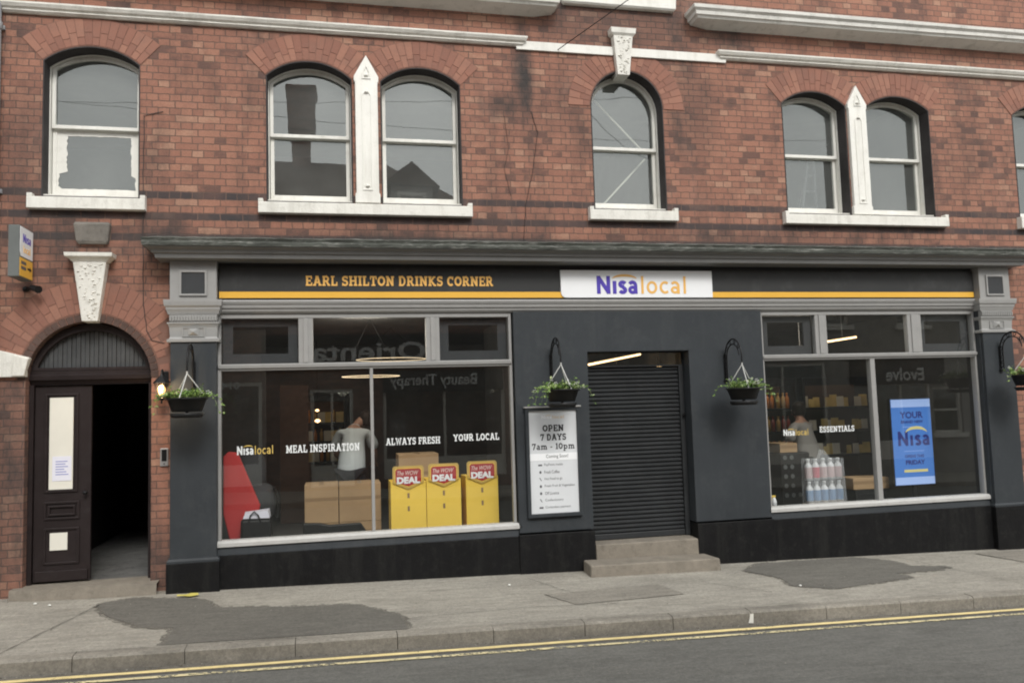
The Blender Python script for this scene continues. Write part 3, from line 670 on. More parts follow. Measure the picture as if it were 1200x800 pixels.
# bullnosed inner ring round the door arch
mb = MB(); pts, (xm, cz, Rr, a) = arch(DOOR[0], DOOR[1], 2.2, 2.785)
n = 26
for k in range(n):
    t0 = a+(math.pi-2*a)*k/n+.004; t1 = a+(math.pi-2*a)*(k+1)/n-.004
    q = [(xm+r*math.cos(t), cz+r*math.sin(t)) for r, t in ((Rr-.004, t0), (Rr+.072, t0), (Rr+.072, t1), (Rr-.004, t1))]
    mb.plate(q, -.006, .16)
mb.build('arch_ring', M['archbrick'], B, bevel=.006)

# sash windows
def sash_window(x0, x1, z0, zs, zc, idx, mid=4.86):
    y = 0.165; root = None
    fr = MB(); f = .012; n = 20
    o = arch_poly(x0+.012, x1-.012, z0+.02, zs, zc-.014, n); i = arch_poly(x0+.012+f, x1-.012-f, z0+.02+.05, zs-.01, zc-.014-f, n)
    fr.ring(o, i, y, y+.13)
    W = fr.build('window', M['white'], B, bevel=.004)
    e = .006
    X0, X1 = x0+.012+f+e, x1-.012-f-e
    # the arc of the upper sash follows the inner line of the frame
    up_o = arch_poly(X0, X1, mid-.02, zs-.012, zc-.014-f-e, n); s = .036
    up_i = arch_poly(X0+s, X1-s, mid+.018, zs-.016, zc-.014-f-e-s, n)
    MB().ring(up_o, up_i, y+.022, y+.062).build('upper_sash', M['white'], W, bevel=.003)
    lo_o = [(X0, z0+.075), (X1, z0+.075), (X1, mid+.012), (X0, mid+.012)]; lo_i = [(X0+s+.004, z0+.075+.062), (X1-s-.004, z0+.137), (X1-s-.004, mid-.025), (X0+s+.004, mid-.025)]
    MB().ring(lo_o, lo_i, y+.066, y+.106).build('lower_sash', M['white'], W, bevel=.003)
    tilt = random.uniform(-.004, .004)
    V, F = region([up_i]); mb = MB(); mb.add([(v[0], y+.045+tilt*(v[1]-z0), v[1]) for v in V], F); mb.build('pane', M['upglass'], W)
    V, F = region([lo_i]); mb = MB(); mb.add([(v[0], y+.088-tilt*(v[1]-z0), v[1]) for v in V], F); mb.build('pane', M['upglass'], W)
    mb = MB(); xm = (x0+x1)/2
    mb.box(xm-.025, xm+.025, y+.05, y+.064, mid+.0125, mid+.03); mb.build('sash_lock', M['steel'], W, bevel=.003)
    return W, lo_i, y
for k, w in enumerate(WINS):
    W, li, y = sash_window(*w, k)
    if k == 0:   # ragged remains of white masking round the lower pane
        W['label'] = 'sash window with ragged white paint round its lower pane'
        random.seed(3); mb = MB()
        (a0, c0), (a1, _), (_, c1), _ = li
        inner = []
        N = 22
        for i in range(N): inner.append((a0+.05+(a1-a0-.09)*i/N, c0+.012+random.uniform(0, .006)))
        for i in range(N): inner.append((a1-.07+random.uniform(-.005, .008)+(.045 if i < 6 else 0), c0+.01+(c1-c0-.045)*i/N))
        for i in range(N): inner.append((a1-.07-(a1-a0-.17)*i/N, c1-.055+random.uniform(-.004, .004)))
        for i in range(N): inner.append((a0+.095+random.uniform(-.008, .008)-(.075 if i > 15 else 0), c1-.055-(c1-c0-.075)*i/N))
        V, F = region([[(a0, c0), (a1, c0), (a1, c1), (a0, c1)]], [inner])
        mb.solid(V, F, y+.080, y+.083); mb.build('masking_paint', M['white'], W); random.seed(11)
# white stone sills
def sill(x0, x1, z0=3.925, z1=4.062, out=.085):
    mb = MB(); mb.hexa([(x0,-out,z0),(x1,-out,z0),(x1,.02,z0),(x0,.02,z0)], [(x0,-out,z1-.02),(x1,-out,z1-.02),(x1,.02,z1),(x0,.02,z1)])
    o = mb.build('sill', M['stone'], B, bevel=.006)
    for a, b in ((x0, x0+.05), (x1-.05, x1)): MB().box(a, b, -out+.004, .0, z1-.018, z1+.018).build('sill_stool', M['stone'], o, bevel=.004)
for a, b in ((-2.97, -1.86), (-.74, 1.57), (2.95, 4.05), (5.46, 7.78), (8.89, 11.3), (12.0, 13.1)): sill(a, b)
for w in WINS: MB().box(w[0]+.013, w[1]-.013, .021, .168, 4.075, 4.092).build('sill_board', M['stone'], B)
# pointed white pillars between the paired windows
for xm in (.415, 6.57):
    mb = MB(); w = .135
    prof = [(xm-w, 4.064), (xm+w, 4.064), (xm+w, 4.16), (xm+w-.012, 4.18), (xm+w-.012, 5.42), (xm+w, 5.44), (xm+w, 5.49), (xm, 5.735), (xm-w, 5.49), (xm-w, 5.44), (xm-w+.012, 5.42), (xm-w+.012, 4.18), (xm-w, 4.16)]
    V, F = region([prof]); mb.solid(V, F, -.05, .16)
    p = mb.build('window_pillar', M['white'], B, bevel=.006)
    mb = MB()      # raised trefoil nibs and recessed panel edging
    mb.ring([(xm-.055, 4.2), (xm+.055, 4.2), (xm+.055, 5.28), (xm, 5.36), (xm-.055, 5.28)], [(xm-.04, 4.22), (xm+.04, 4.22), (xm+.04, 5.27), (xm, 5.335), (xm-.04, 5.27)], -.058, -.049)
    mb.ring([(xm-.05, 5.46), (xm+.05, 5.46), (xm+.045, 5.53), (xm, 5.64), (xm-.045, 5.53)], [(xm-.036, 5.475), (xm+.036, 5.475), (xm+.03, 5.53), (xm, 5.60), (xm-.03, 5.53)], -.060, -.049)
    for zz in (5.50, 5.31, 4.25): mb.lathe((xm, -.052, zz), [(.0, -.02), (.022, -.01), (.026, 0), (.022, .01), (0, .02)], 10)
    mb.build('moulding', M['white'], p, bevel=.003)
# string course: moulded on both sides, a plain flat strip in the middle bay
for a, b in ((-3.2, 2.175), (4.765, 16.9)):
    MB().loft(a, b, 0, [(5.965, .03), (5.985, .055), (6.0, .05), (6.015, .075), (6.045, .095), (6.062, .095), (6.07, .03)], 40, .0015, yb=.01).build('string_course', M['stone'], B)
MB().loft(2.178, 3.30, 0, [(5.93, .03), (6.03, .034)], 2, yb=.01).build('string_course', M['white'], B)
MB().loft(3.58, 4.762, 0, [(5.93, .03), (6.03, .034)], 2, yb=.01).build('string_course', M['white'], B)
# deep weathered cornices above
for a, b in ((-3.1, 2.38), (4.57, 16.9)):
    MB().loft(a, b, 0, [(6.345, .0), (6.35, .02), (6.385, .21), (6.41, .225), (6.418, .245), (6.46, .25), (6.485, .28), (6.525, .285), (6.54, .25), (6.56, .02)], 30, .002, yb=.01).build('cornice', M['cornice'], B)
MB().loft(2.80, 4.06, 0, [(6.52, .06), (6.54, .08), (6.66, .085), (6.68, .02)], 2, yb=.01).build('upper_sill', M['white'], B)
# keystone above the round headed window
def keystone(xm, z0, z1, wt, wb, capw, caph, y, mat, seed):
    mb = MB(); mb.hexa([(xm-wb, y+.03, z0), (xm+wb, y+.03, z0), (xm+wb, .16, z0), (xm-wb, .16, z0)], [(xm-wt, y, z1), (xm+wt, y, z1), (xm+wt, .01, z1), (xm-wt, .01, z1)])
    k = mb.build('keystone', mat, B, bevel=.006)
    MB().loft(xm-wt-.01, xm+wt+.01, y, [(z1+.001, .0), (z1+caph*.3, .02), (z1+caph*.55, capw), (z1+caph, capw+.004)], 1, yb=.01).build('cap', mat, k, bevel=.004)
    mb = MB(); rnd = random.Random(seed)
    for i in range(70):    # rusticated (vermiculated) face
        t = rnd.random(); z = z0+.02+(z1-z0-.04)*t; w = wb+(wt-wb)*t-.03; x = xm+rnd.uniform(-w, w); yy = y+.03*(1-(z-z0)/(z1-z0)); a = rnd.uniform(.006, .016)
        mb.lathe((x, yy, z), [(0, -a*.6), (a*.8, -a*.2), (a, 0), (a*.7, a*.4), (0, a*.6)], 6)
    mb.build('rusticated_face', mat, k)
keystone(3.44, 5.68, 6.15, .122, .075, .022, .085, -.10, M['stone'], 4)
keystone(-2.37, 2.775, 3.375, .155, .075, .055, .085, -.12, M['stone'], 5)
# sooty stone vent block and the white impost of the door arch
mb = MB(); mb.loft(-2.45, -2.28, 0, [(3.575, .05), (3.60, .065), (3.765, .085), (3.79, .075)], 1, yb=.01); mb.build('stone_corbel', M['greystone'], B, bevel=.008)
mb = MB(); V, F = region([[(-3.45, 2.23), (-2.962, 2.23), (-2.962, 2.30), (-2.925, 2.42), (-3.12, 2.475), (-3.45, 2.56)]]); mb.solid(V, F, -.05, .02)
mb.build('impost', M['stone'], B, bevel=.008)
mb = MB(); V, F = region([[(-3.08, 2.235), (-2.966, 2.235), (-2.93, 2.41), (-3.06, 2.45)]]); mb.solid(V, F, -.075, -.03); mb.build('impost', M['stone'], B, bevel=.01)

# doorway on the left
root = MB().ring([(-2.972, .1), (-1.808, .1), (-1.808, 2.15), (-2.972, 2.15)], [(-2.93, .14), (-1.85, .14), (-1.85, 2.148), (-2.93, 2.148)], .10, .22).build('door_frame', M['door'], B, bevel=.004)
mb = MB(); mb.loft(-2.965, -1.815, .13, [(2.151, .0), (2.18, .02), (2.20, .045), (2.24, .05), (2.26, .03), (2.29, .03)], 1, yb=.24); mb.build('transom', M['door'], root)
ao = arch_poly(-2.968, -1.812, 2.292, 2.30, 2.772, 26); ai = arch_poly(-2.90, -1.88, 2.325, 2.335, 2.70, 26)
lun = MB().ring(ao, ai, .10, .20).build('fanlight', M['door'], root, bevel=.004)
mb = MB()
for k in range(24):       # reeded glass strips behind the arch
    x0 = -2.90+1.02*k/24; xm = x0+.02; h = 2.335+.365*math.sqrt(max(0, 1-((xm+2.39)/.56)**2)); 
    mb.box(x0+.002, x0+.040, .16+(.006 if k % 2 else 0), .172, 2.326, h)
mb.build('reeded_glass', M['lunette'], lun)
lf = MB().box(-2.925, -2.40, .13, .18, .19, 2.14).build('door_leaf', M['door'], B, bevel=.004)
pf = MB()
def pframe(mb, x0, x1, z0, z1, y, w=.022, d=.014): mb.ring([(x0, z0), (x1, z0), (x1, z1), (x0, z1)], [(x0+w, z0+w), (x1-w, z0+w), (x1-w, z1-w), (x0+w, z1-w)], y-d, y+.004)
pframe(pf, -2.83, -2.52, 1.07, 2.06, .13); pframe(pf, -2.83, -2.50, .80, .98, .13); pframe(pf, -2.79, -2.54, .84, .94, .13, .018, .022)
pframe(pf, -2.83, -2.50, .36, .72, .13); pf.box(-2.90, -2.42, .105, .129, .20, .30)
pf.build('panel_moulding', M['door'], lf, bevel=.004)
MB().box(-2.787, -2.568, .118, .1285, 1.10, 2.02).build('covered_glass', M['paper'], lf)
MB().box(-2.77, -2.61, .118, .1285, .50, .67).build('covered_glass', M['paper'], lf)
MB().tube([(-2.44, .135, 1.06), (-2.44, .09, 1.06)], .011).lathe((-2.44, .075, 1.06), [(0, -.022), (.02, -.012), (.024, 0), (.02, .012), (0, .022)], 12).build('handle', M['iron'], lf)
lf2 = MB().box(-1.865, -1.82, .24, .78, .2, 2.13).build('open_door_leaf', M['door'], B, bevel=.004)
MB().lathe((-1.885, .70, 1.02), [(0, -.02), (.018, -.012), (.022, 0), (.018, .012), (0, .02)], 12).build('handle', M['steel'], lf2)
# passage
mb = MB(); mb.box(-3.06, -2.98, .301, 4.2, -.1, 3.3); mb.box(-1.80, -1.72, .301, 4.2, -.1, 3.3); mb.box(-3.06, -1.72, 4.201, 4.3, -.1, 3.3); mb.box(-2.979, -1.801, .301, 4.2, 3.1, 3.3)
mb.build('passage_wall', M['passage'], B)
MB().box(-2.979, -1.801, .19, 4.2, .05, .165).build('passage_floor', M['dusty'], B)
mb = MB(); rnd = random.Random(2); n = 12
top = [(-3.05+1.33*k/n, -.13-.05*math.sin(k/n*3)+rnd.uniform(-.012, .012)) for k in range(n+1)]
vs = [(x, y, gz(x)+.09+rnd.uniform(-.006, .006)+(.02 if .3 < i/n < .9 else 0)) for i, (x, y) in enumerate(top)] + [(x, .19, .175) for x, y in top] + [(x, y-.025, gz(x)-.05) for x, y in top]
N = n+1; mb.add(vs, [(i, i+1, N+i+1, N+i) for i in range(n)] + [(2*N+i, 2*N+i+1, i+1, i) for i in range(n)])
mb.build('doorstep', M['step'], B)

# ------------------------------------------------------------------ shopfront, part of the building
def pilaster(x0, x1, px, plz):
    s = MB().box(x0+.01, x1-.01, -.14, .06, .37, 2.548).build('pilaster', M['dark'], B, bevel=.005)
    # plinth block
    z = gz((x0+x1)/2)-.12
    MB().box(x0-.02, x1+.02, -.17, .06, z, plz).build('plinth_block', M['black'], s, bevel=.006)
    MB().loft(x0-.012, x1+.012, -.155, [(plz+.001, .005), (plz+.02, .005), (plz+.04, -.01), (plz+.05, -.01)], 1, yb=.05).build('base_moulding', M['dark'], s)
    c = MB().loft(x0, x1, -.14, [(2.549, .02), (2.575, .022), (2.585, .0), (2.60, -.005), (2.70, .0), (2.73, .012), (2.735, .02), (2.75, .02)], 1, yb=.05).build('capital', M['paletrim'], s)
    xm = (x0+x1)/2
    mb = MB(); mb.add([(xm-.055, -.142, 2.61), (xm+.055, -.142, 2.61), (xm+.055, -.142, 2.69), (xm-.055, -.142, 2.69), (xm, -.175, 2.65)], [(0,1,4), (1,2,4), (2,3,4), (3,0,4), (3,2,1,0)])
    pframe(mb, xm-.11, xm+.11, 2.60, 2.70, -.142, .01, .006); mb.build('boss', M['paletrim'], c)
    mb = MB(); n = 17; mb.box(x0+.002, x1-.002, -.148, .05, 2.752, 2.83)
    for k in range(n): a = x0+(x1-x0)*(k+.2)/n; mb.box(a, a+(x1-x0)*.6/n, -.166, -.147, 2.765, 2.815)
    mb.build('dentil', M['paletrim'], s)
    MB().loft(x0, x1, -.14, [(2.831, .012), (2.86, .02), (2.885, .03), (2.90, .03), (2.92, .045), (2.96, .05), (2.98, .05)], 1, yb=.05).build('moulding', M['trim'], s)
    b = MB().box(x0+.005, x1-.005, -.15, .06, 2.982, 3.385).build('block', M['trim'], s, bevel=.004)
    mb = MB(); pframe(mb, xm-.135, xm+.135, 3.02, 3.285, -.15, .022, .02); mb.build('panel_moulding', M['trim'], b, bevel=.004)
    MB().box(xm-.112, xm+.112, -.158, -.148, 3.044, 3.262).build('inset_panel', M['darkgrey'], b)
pilaster(-1.61, -1.145, 0, .335); pilaster(8.09, 8.555, 0, .50-.14)
# entablature: cornice with weathered lead capping, frieze and architrave
ent = MB().loft(-1.60, 8.545, -.16, [(3.386, .0), (3.39, .12), (3.435, .13), (3.44, .15), (3.475, .165), (3.485, .20), (3.50, .21)], 1, yb=.02).build('shop_cornice', M['corniceg'], B, bevel=.003)
MB().loft(-1.60, 8.545, -.16, [(3.501, .225), (3.53, .232), (3.55, .225), (3.575, .24), (3.61, .12), (3.635, -.13)], 140, .003, yb=.005).build('lead_capping', M['lead'], ent)
MB().box(-1.142, 8.087, -.03, .06, 2.985, 3.384).build('frieze', M['panel'], B)
MB().loft(-1.14, 8.085, -.05, [(2.85, .0), (2.87, .02), (2.90, .025), (2.903, .04), (2.94, .045), (2.943, .055), (2.97, .065), (2.984, .06)], 1, yb=.05).build('architrave', M['trim'], B)
# central rendered wall with the shutter doorway
ow = [(1.995, .39), (5.045, .39), (5.045, 2.849), (1.995, 2.849)]
V, F = region([[(1.995, .40), (2.85, .40), (2.85, 2.385), (4.09, 2.385), (4.09, .40), (5.045, .40), (5.045, 2.849), (1.995, 2.849)]]); MB().solid(V, F, -.085, .28).build('render_wall', M['dark'], B, bevel=.006)
for a, b in ((1.985, 2.852), (4.088, 5.055)):
    MB().hexa([(a, -.12, gz(a)-.12), (b, -.12, gz(b)-.12), (b, .28, gz(b)-.12), (a, .28, gz(a)-.12)], [(a, -.12, .385), (b, -.12, .385), (b, .28, .385), (a, .28, .385)]).build('plinth', M['black'], B, bevel=.006)
MB().ring([(2.853, 2.215), (4.087, 2.215), (4.087, 2.383), (2.853, 2.383)], [(2.875, 2.232), (4.065, 2.232), (4.065, 2.372), (2.875, 2.372)], .09, .14).build('door_fanlight', M['shutter'], B)
MB().add([(2.875, .11, 2.232), (4.065, .11, 2.232), (4.065, .11, 2.372), (2.875, .11, 2.372)], [(0, 1, 2, 3)]).build('door_pane', M['glass'], B)
# roller shutter with guide rails and bottom bar
sh = MB(); n = 39; z0, z1 = .30, 2.214; hh = (z1-z0)/n
vs = []; fs = []
for k in range(n):
    zz = z0+hh*k
    for (dz, dy) in ((0, .012), (.12, .0), (.35, -.012), (.65, -.012), (.88, .0), (1.0, .012)): vs.append((zz+dz*hh, .13+dy))
m = len(vs); sh.add([(2.88, y, z) for z, y in vs]+[(4.04, y, z) for z, y in vs], [(i, m+i, m+i+1, i+1) for i in range(m-1)])
so = sh.build('roller_shutter', M['shutter'], B, fix=False)
for a, b in ((2.853, 2.895), (4.03, 4.087)): MB().box(a, b, .085, .17, .235, 2.213).build('guide_rail', M['shutter'], so, bevel=.004)
MB().box(2.896, 4.029, .105, .155, .238, .302).build('bottom_bar', M['shutter'], so, bevel=.006)
MB().tube([(4.06, .08, 1.62), (4.06, .05, 1.62), (4.06, .05, 1.66)], .012, 8).build('lock', M['iron'], so)
# two worn stone steps
MB().hexa([(2.855, -.13, -.1), (4.085, -.13, -.12), (4.085, .2, -.12), (2.855, .2, -.1)], [(2.855, -.12, .228), (4.085, -.12, .222), (4.085, .2, .235), (2.855, .2, .235)]).build('door_step', M['step'], B, bevel=.014, seg=3)
MB().hexa([(2.67, -.46, -.16), (4.20, -.45, -.2), (4.16, -.125, -.2), (2.70, -.125, -.16)], [(2.69, -.44, .068), (4.19, -.43, .045), (4.15, -.122, .05), (2.70, -.122, .075)]).build('door_step', M['step'], B, bevel=.016, seg=3)
# shop windows
def shop_window(x0, x1, tmul, mull, label):
    f = MB(); Z0, Z1 = .515, 2.25
    f.box(x0, x0+.03, -.03, .05, Z0, 2.849); f.box(x1-.03, x1, -.03, .05, Z0, 2.849)
    f.box(x0+.031, x1-.031, -.03, .05, 2.80, 2.849)
    W = f.build('shop_window', M['trim'], B, bevel=.003); W['label'] = label
    MB().loft(x0+.031, x1-.031, -.03, [(2.25, .0), (2.27, .004), (2.275, .022), (2.305, .026), (2.32, .0)], 1, yb=.05).build('transom_rail', M['trim'], W)
    for a, b in tmul: 
        MB().box(a, b, -.025, .05, 2.321, 2.799).build('transom_mullion', M['trim'], W, bevel=.004)
        MB().box(a+.05, b-.05, -.04, -.024, 2.322, 2.798).build('transom_mullion', M['trim'], W, bevel=.005)
    MB().box(mull[0], mull[1], -.03, .05, Z0+.001, 2.249).build('mullion', M['trim'], W, bevel=.003)
    MB().loft(x0-.0, x1+.0, -.05, [(.45, .02), (.455, .035), (.49, .035), (.514, .01)], 1, yb=.05).build('window_sill', M['palesill'], W)
    MB().hexa([(x0-.01, -.075, .37), (x1+.01, -.075, .37), (x1+.01, .06, .37), (x0-.01, .06, .37)], [(x0-.01, -.06, .449), (x1+.01, -.06, .449), (x1+.01, .06, .449), (x0-.01, .06, .449)]).build('stall_riser', M['dark'], W, bevel=.003)
    a, b = x0-.012, x1+.012
    MB().hexa([(a, -.10, gz(a)-.12), (b, -.10, gz(b)-.12), (b, .06, gz(b)-.12), (a, .06, gz(a)-.12)], [(a, -.095, .372), (b, -.095, .372), (b, .06, .368), (a, .06, .368)]).build('plinth', M['black'], B, bevel=.005)
    xs_ = [x0+.03, mull[0], mull[1], x1-.03]
    for a, b in ((xs_[0], xs_[1]), (xs_[2], xs_[3])):
        MB().add([(a, .012, Z0), (b, .012, Z0), (b, .012, Z1), (a, .012, Z1)], [(0, 1, 2, 3)]).build('pane', M['glass'], W)
    tx = [x0+.03] + [v for ab in tmul for v in ab] + [x1-.03]
    for i in range(0, len(tx), 2):
        a, b = tx[i], tx[i+1]
        MB().add([(a, .012, 2.32), (b, .012, 2.32), (b, .012, 2.80), (a, .012, 2.80)], [(0, 1, 2, 3)]).build('pane', M['glass'], W)
        if i != 2:
            MB().ring([(a+.01, 2.33), (b-.01, 2.33), (b-.01, 2.79), (a+.01, 2.79)], [(a+.11, 2.43), (b-.11, 2.43), (b-.11, 2.72), (a+.11, 2.72)], .06, .09).build('inner_frame', M['darkgrey'], W)
    return W
WL = shop_window(-1.155, 1.98, [(-.34, -.19), (1.02, 1.17)], (.403, .437), 'wide left shop window with white lettering on the glass')
WR = shop_window(5.06, 8.13-.045, [(5.80, 5.96), (7.10, 7.30)], (6.53, 6.595), 'wide right shop window in front of the blue screen')
MB().box(8.086, 8.10, -.10, .06, .37, 2.845).build('window_return', M['dark'], B)
# lettering on the glass
YG = .009
def logo(x0, x1, z0, z1, y, m1, m2, marc, parent, d=.002, t=.2):
    k = .46
    letters('Nisa', SANS, x0, x0+(x1-x0)*k, z0, z1, y, m1, 'lettering', parent, t=t*1.12, depth=d, track=.03)
    letters('local', SANS, x0+(x1-x0)*(k+.015), x1, z0, z1, y, m2, 'lettering', parent, t=t*.78, depth=d, track=.05)
    w = (x1-x0)*.235; xm = x0+(x1-x0)*.31; h = z1-z0
    P = [(xm+w*.5*math.cos(R(a))*1.15, z0+h*.80+h*.30*math.sin(R(a))) for a in range(165, 14, -10)] + [(xm+w*.5*math.cos(R(a))*1.15, z0+h*.80+h*.17*math.sin(R(a))) for a in range(15, 166, 10)]
    V, F = region([P]); MB().solid(V, F, y-.0005, y+d, back=False).build('logo_arc', marc, parent, fix=False)
logo(-.975, -.605, 1.375, 1.465, YG, M['vinyl'], M['vinylgold'], M['vinylgold'], WL)
letters('MEAL INSPIRATION', SLAB, -.480, .285, 1.375, 1.455, YG, M['vinyl'], 'lettering', WL, depth=.002)
letters('ALWAYS FRESH', SLAB, .565, 1.155, 1.415, 1.49, YG, M['vinyl'], 'lettering', WL, depth=.002)
letters('YOUR LOCAL', SLAB, 1.30, 1.815, 1.43, 1.505, YG, M['vinyl'], 'lettering', WL, depth=.002)
logo(5.31, 5.65, 1.34, 1.415, YG, M['vinyl'], M['vinylgold'], M['vinylgold'], WR)
letters('ESSENTIALS', SLAB, 5.80, 6.28, 1.365, 1.435, YG, M['vinyl'], 'lettering', WR, depth=.002)

# interiors (rooms of the building)
mb = MB(); mb.box(-1.75, -1.62, .31, 6.4, .1, 3.35); mb.box(8.46, 8.6, .31, 6.4, .1, 3.35); mb.box(-1.75, 8.6, 6.401, 6.49, .1, 3.35); mb.box(-1.60, 8.5, .065, 6.4, 3.0, 3.12)
mb.box(2.3, 2.4, .30, 3.4, .22, 2.99); mb.box(4.5, 4.6, .30, 3.0, .22, 2.99)
mb.build('interior_wall', M['inwall'], B)
MB().box(-1.60, 8.5, .065, 6.4, .05, .21).build('shop_floor', M['infloor'], B)
mb = MB(); mb.box(-1.61, -.85, 2.2, 2.28, .22, 2.9); mb.build('partition', M['inwall'], B)
mb = MB(); mb.box(-.74, -.34, 3.4, 3.46, .22, 2.2); mb.build('partition', M['inwarm'], B)
mb = MB(); mb.box(XL+.26, XR-.26, .31, 4.8, 3.66, 3.72); mb.box(XL+.26, XR-.26, 4.801, 4.9, 3.66, 9); mb.box(XL+.26, XR-.26, .31, 4.8, 6.05, 6.13)
for x in (-1.4, 2.2, 4.8, 8.3, 11): mb.box(x-.05, x+.05, .31, 4.8, 3.721, 6.049)
mb.build('interior_wall', M['room'], B)

# ------------------------------------------------------------------ signs on the front
S = thing('shop_sign', 'long dark fascia sign lettered in orange with a white logo box and an amber stripe', 'shop sign', (3.5, -.03, 3.0))
MB().box(-1.138, 2.564, -.058, -.031, 3.0, 3.345).build('sign_panel', M['panel'], S, bevel=.002)
MB().box(4.438, 8.084, -.058, -.031, 3.0, 3.345).build('sign_panel', M['panel'], S, bevel=.002)
for a, b in ((-1.136, 2.60), (4.44, 8.082)): MB().box(a, b, -.0625, -.0585, 3.012, 3.078).build('stripe', M['amber'], S)
# white box with one rounded corner
P = [(2.567+.06-.06*math.sin(R(t)), 3.012+.06-.06*math.cos(R(t))) for t in (0, 22, 45, 68, 90)][::-1]
V, F = region([P+[(4.437, 3.012), (4.437, 3.328), (2.567, 3.328)]]); wb = MB().solid(V, F, -.075, -.03).build('logo_box', M['signwhite'], S)
logo(2.985, 4.115, 3.055, 3.262, -.079, M['purple'], M['orange'], M['orange'], wb, d=.0035)
letters('EARL SHILTON DRINKS CORNER', SLAB, -.262, 1.783, 3.143, 3.250, -.064, M['orange'], 'lettering', S, depth=.005, t=.215)

N_ = thing('notice_board', 'white opening hours board in a grey frame beside the shutter', 'notice board', (2.40, -.09, .58))
fr = MB().ring([(2.09, .565), (2.715, .565), (2.715, 1.765), (2.09, 1.765)], [(2.128, .605), (2.68, .605), (2.68, 1.735), (2.128, 1.735)], -.135, -.087).build('frame', M['dark'], N_, bevel=.005)
MB().box(2.075, 2.73, -.15, -.087, 1.767, 1.785).build('frame_top', M['trim'], N_, bevel=.003)
po = MB().box(2.1285, 2.6795, -.112, -.088, .6055, 1.7345).build('poster', paint('poster_grey_white', (0.66, 0.68, 0.70), 0.35, 0.04, bump=0.02), N_)
MB().box(2.129, 2.679, -.1138, -.1121, 1.185, 1.262).build('poster_band', M['signwhite'], po)
YP = -.1135
logo(2.275, 2.54, 1.645, 1.68, YP, M['signwhite'], paint('pale_peach', (0.72, 0.56, 0.38), .5, bump=0), paint('pale_peach', (0.72, 0.56, 0.38), .5, bump=0), po, d=.001)
letters('OPEN', SLAB, 2.285, 2.53, 1.505, 1.575, YP, M['ink'], 'lettering', po, depth=.001, t=.23)
letters('7 DAYS', SLAB, 2.255, 2.555, 1.405, 1.475, YP, M['ink'], 'lettering', po, depth=.001, t=.23)
letters('7am - 10pm', SLAB, 2.155, 2.65, 1.305, 1.372, YP, M['ink'], 'lettering', po, depth=.001, t=.2)
btext('Coming Soon!', 2.315, 2.57, 1.20, 1.248, -.1145, M['ink'], 'lettering', po)
for i, (s, w) in enumerate((('PayPoint inside', .215), ('Fresh Coffee', .175), ('Hot Food to go', .205), ('Fresh Fruit & Vegetables', .345), ('Off Licence', .16), ('Confectionery', .21), ('Contactless payment', .29))):
    z = 1.118-.0775*i; btext(s, 2.29, 2.29+w, z, z+.034, YP, M['greyink'], 'lettering', po)
    mb = MB(); xc, zc = 2.245, z+.016
    if i in (0, 6): mb.plate([(xc-.022, zc-.009), (xc+.022, zc-.009), (xc+.022, zc+.009), (xc-.022, zc+.009)], YP, YP+.001)
    elif i in (2, 5):
        mb.plate([(xc-.016, zc+.018), (xc-.006, zc+.018), (xc+.014, zc-.016), (xc+.004, zc-.016)], YP, YP+.001)
    else: mb.plate([(xc+.013*math.cos(R(t)), zc+.016*math.sin(R(t))) for t in range(0, 360, 30)], YP, YP+.001)
    mb.build('pictogram', M['greyink'], po)

# projecting sign, built facing local -Y then turned to face along the street
G_ = thing('projecting_sign', 'small grey box sign jutting out from the brickwork left of the arched door', 'projecting sign')
bx = MB().box(0, .36, 0, .10, 0, .50).build('sign_box', M['signgrey'], G_, bevel=.006, local=True)
P = [(.012, .195+.05), (.03, .205), (.345, .205), (.345, .49), (.012, .49)]
fw_ = MB().plate(P, -.004, .001).build('face', M['signwhite'], G_, local=True)
fa_ = MB().plate([(.012, .012), (.345, .012), (.345, .19), (.012, .19)], -.004, .001).build('face', M['amber'], G_, local=True)
letters('Nisa', SANS, .075, .29, .345, .43, -.006, M['purple'], 'lettering', fw_, depth=.002, t=.22)
letters('local', SANS, .09, .28, .245, .315, -.006, M['orange'], 'lettering', fw_, depth=.002, t=.16)
mb = MB(); mb.plate([(.21, .095), (.27, .095), (.27, .08), (.315, .105), (.27, .13), (.27, .115), (.21, .115)], -.006, -.004)
mb.build('arrow', M['ink'], fa_, local=True)
mb = MB()
for z in (.13, .08): mb.plate([(.04, z), (.17, z), (.17, z+.03), (.04, z+.03)], -.0055, -.004)
mb.build('faded_lines', M['greyink'], fa_, local=True)
MB().box(.361, .44, .03, .07, .38, .41).box(.361, .44, .03, .07, .09, .12).build('bracket', M['iron'], G_, local=True)
G_.location = (-2.90, -.445, 3.17); G_.rotation_euler = (0, 0, R(90))

C_ = thing('security_spotlight', 'small black spotlight on a bracket under the projecting sign', 'spotlight', (-2.95, 0, 3.11))
MB().lathe((-2.98, -.012, 3.11), [(.0, -.03), (.03, -.02), (.035, 0), (.03, .02), (0, .03)], 12).build('mount', M['iron'], C_)
MB().tube([(-2.98, -.01, 3.11), (-2.94, -.07, 3.12), (-2.90, -.10, 3.11)], .012).build('arm', M['iron'], C_)
MB().tube([(-2.90, -.09, 3.115), (-2.82, -.15, 3.085)], [.028, .038], 14).build('head', M['iron'], C_, bevel=.004)

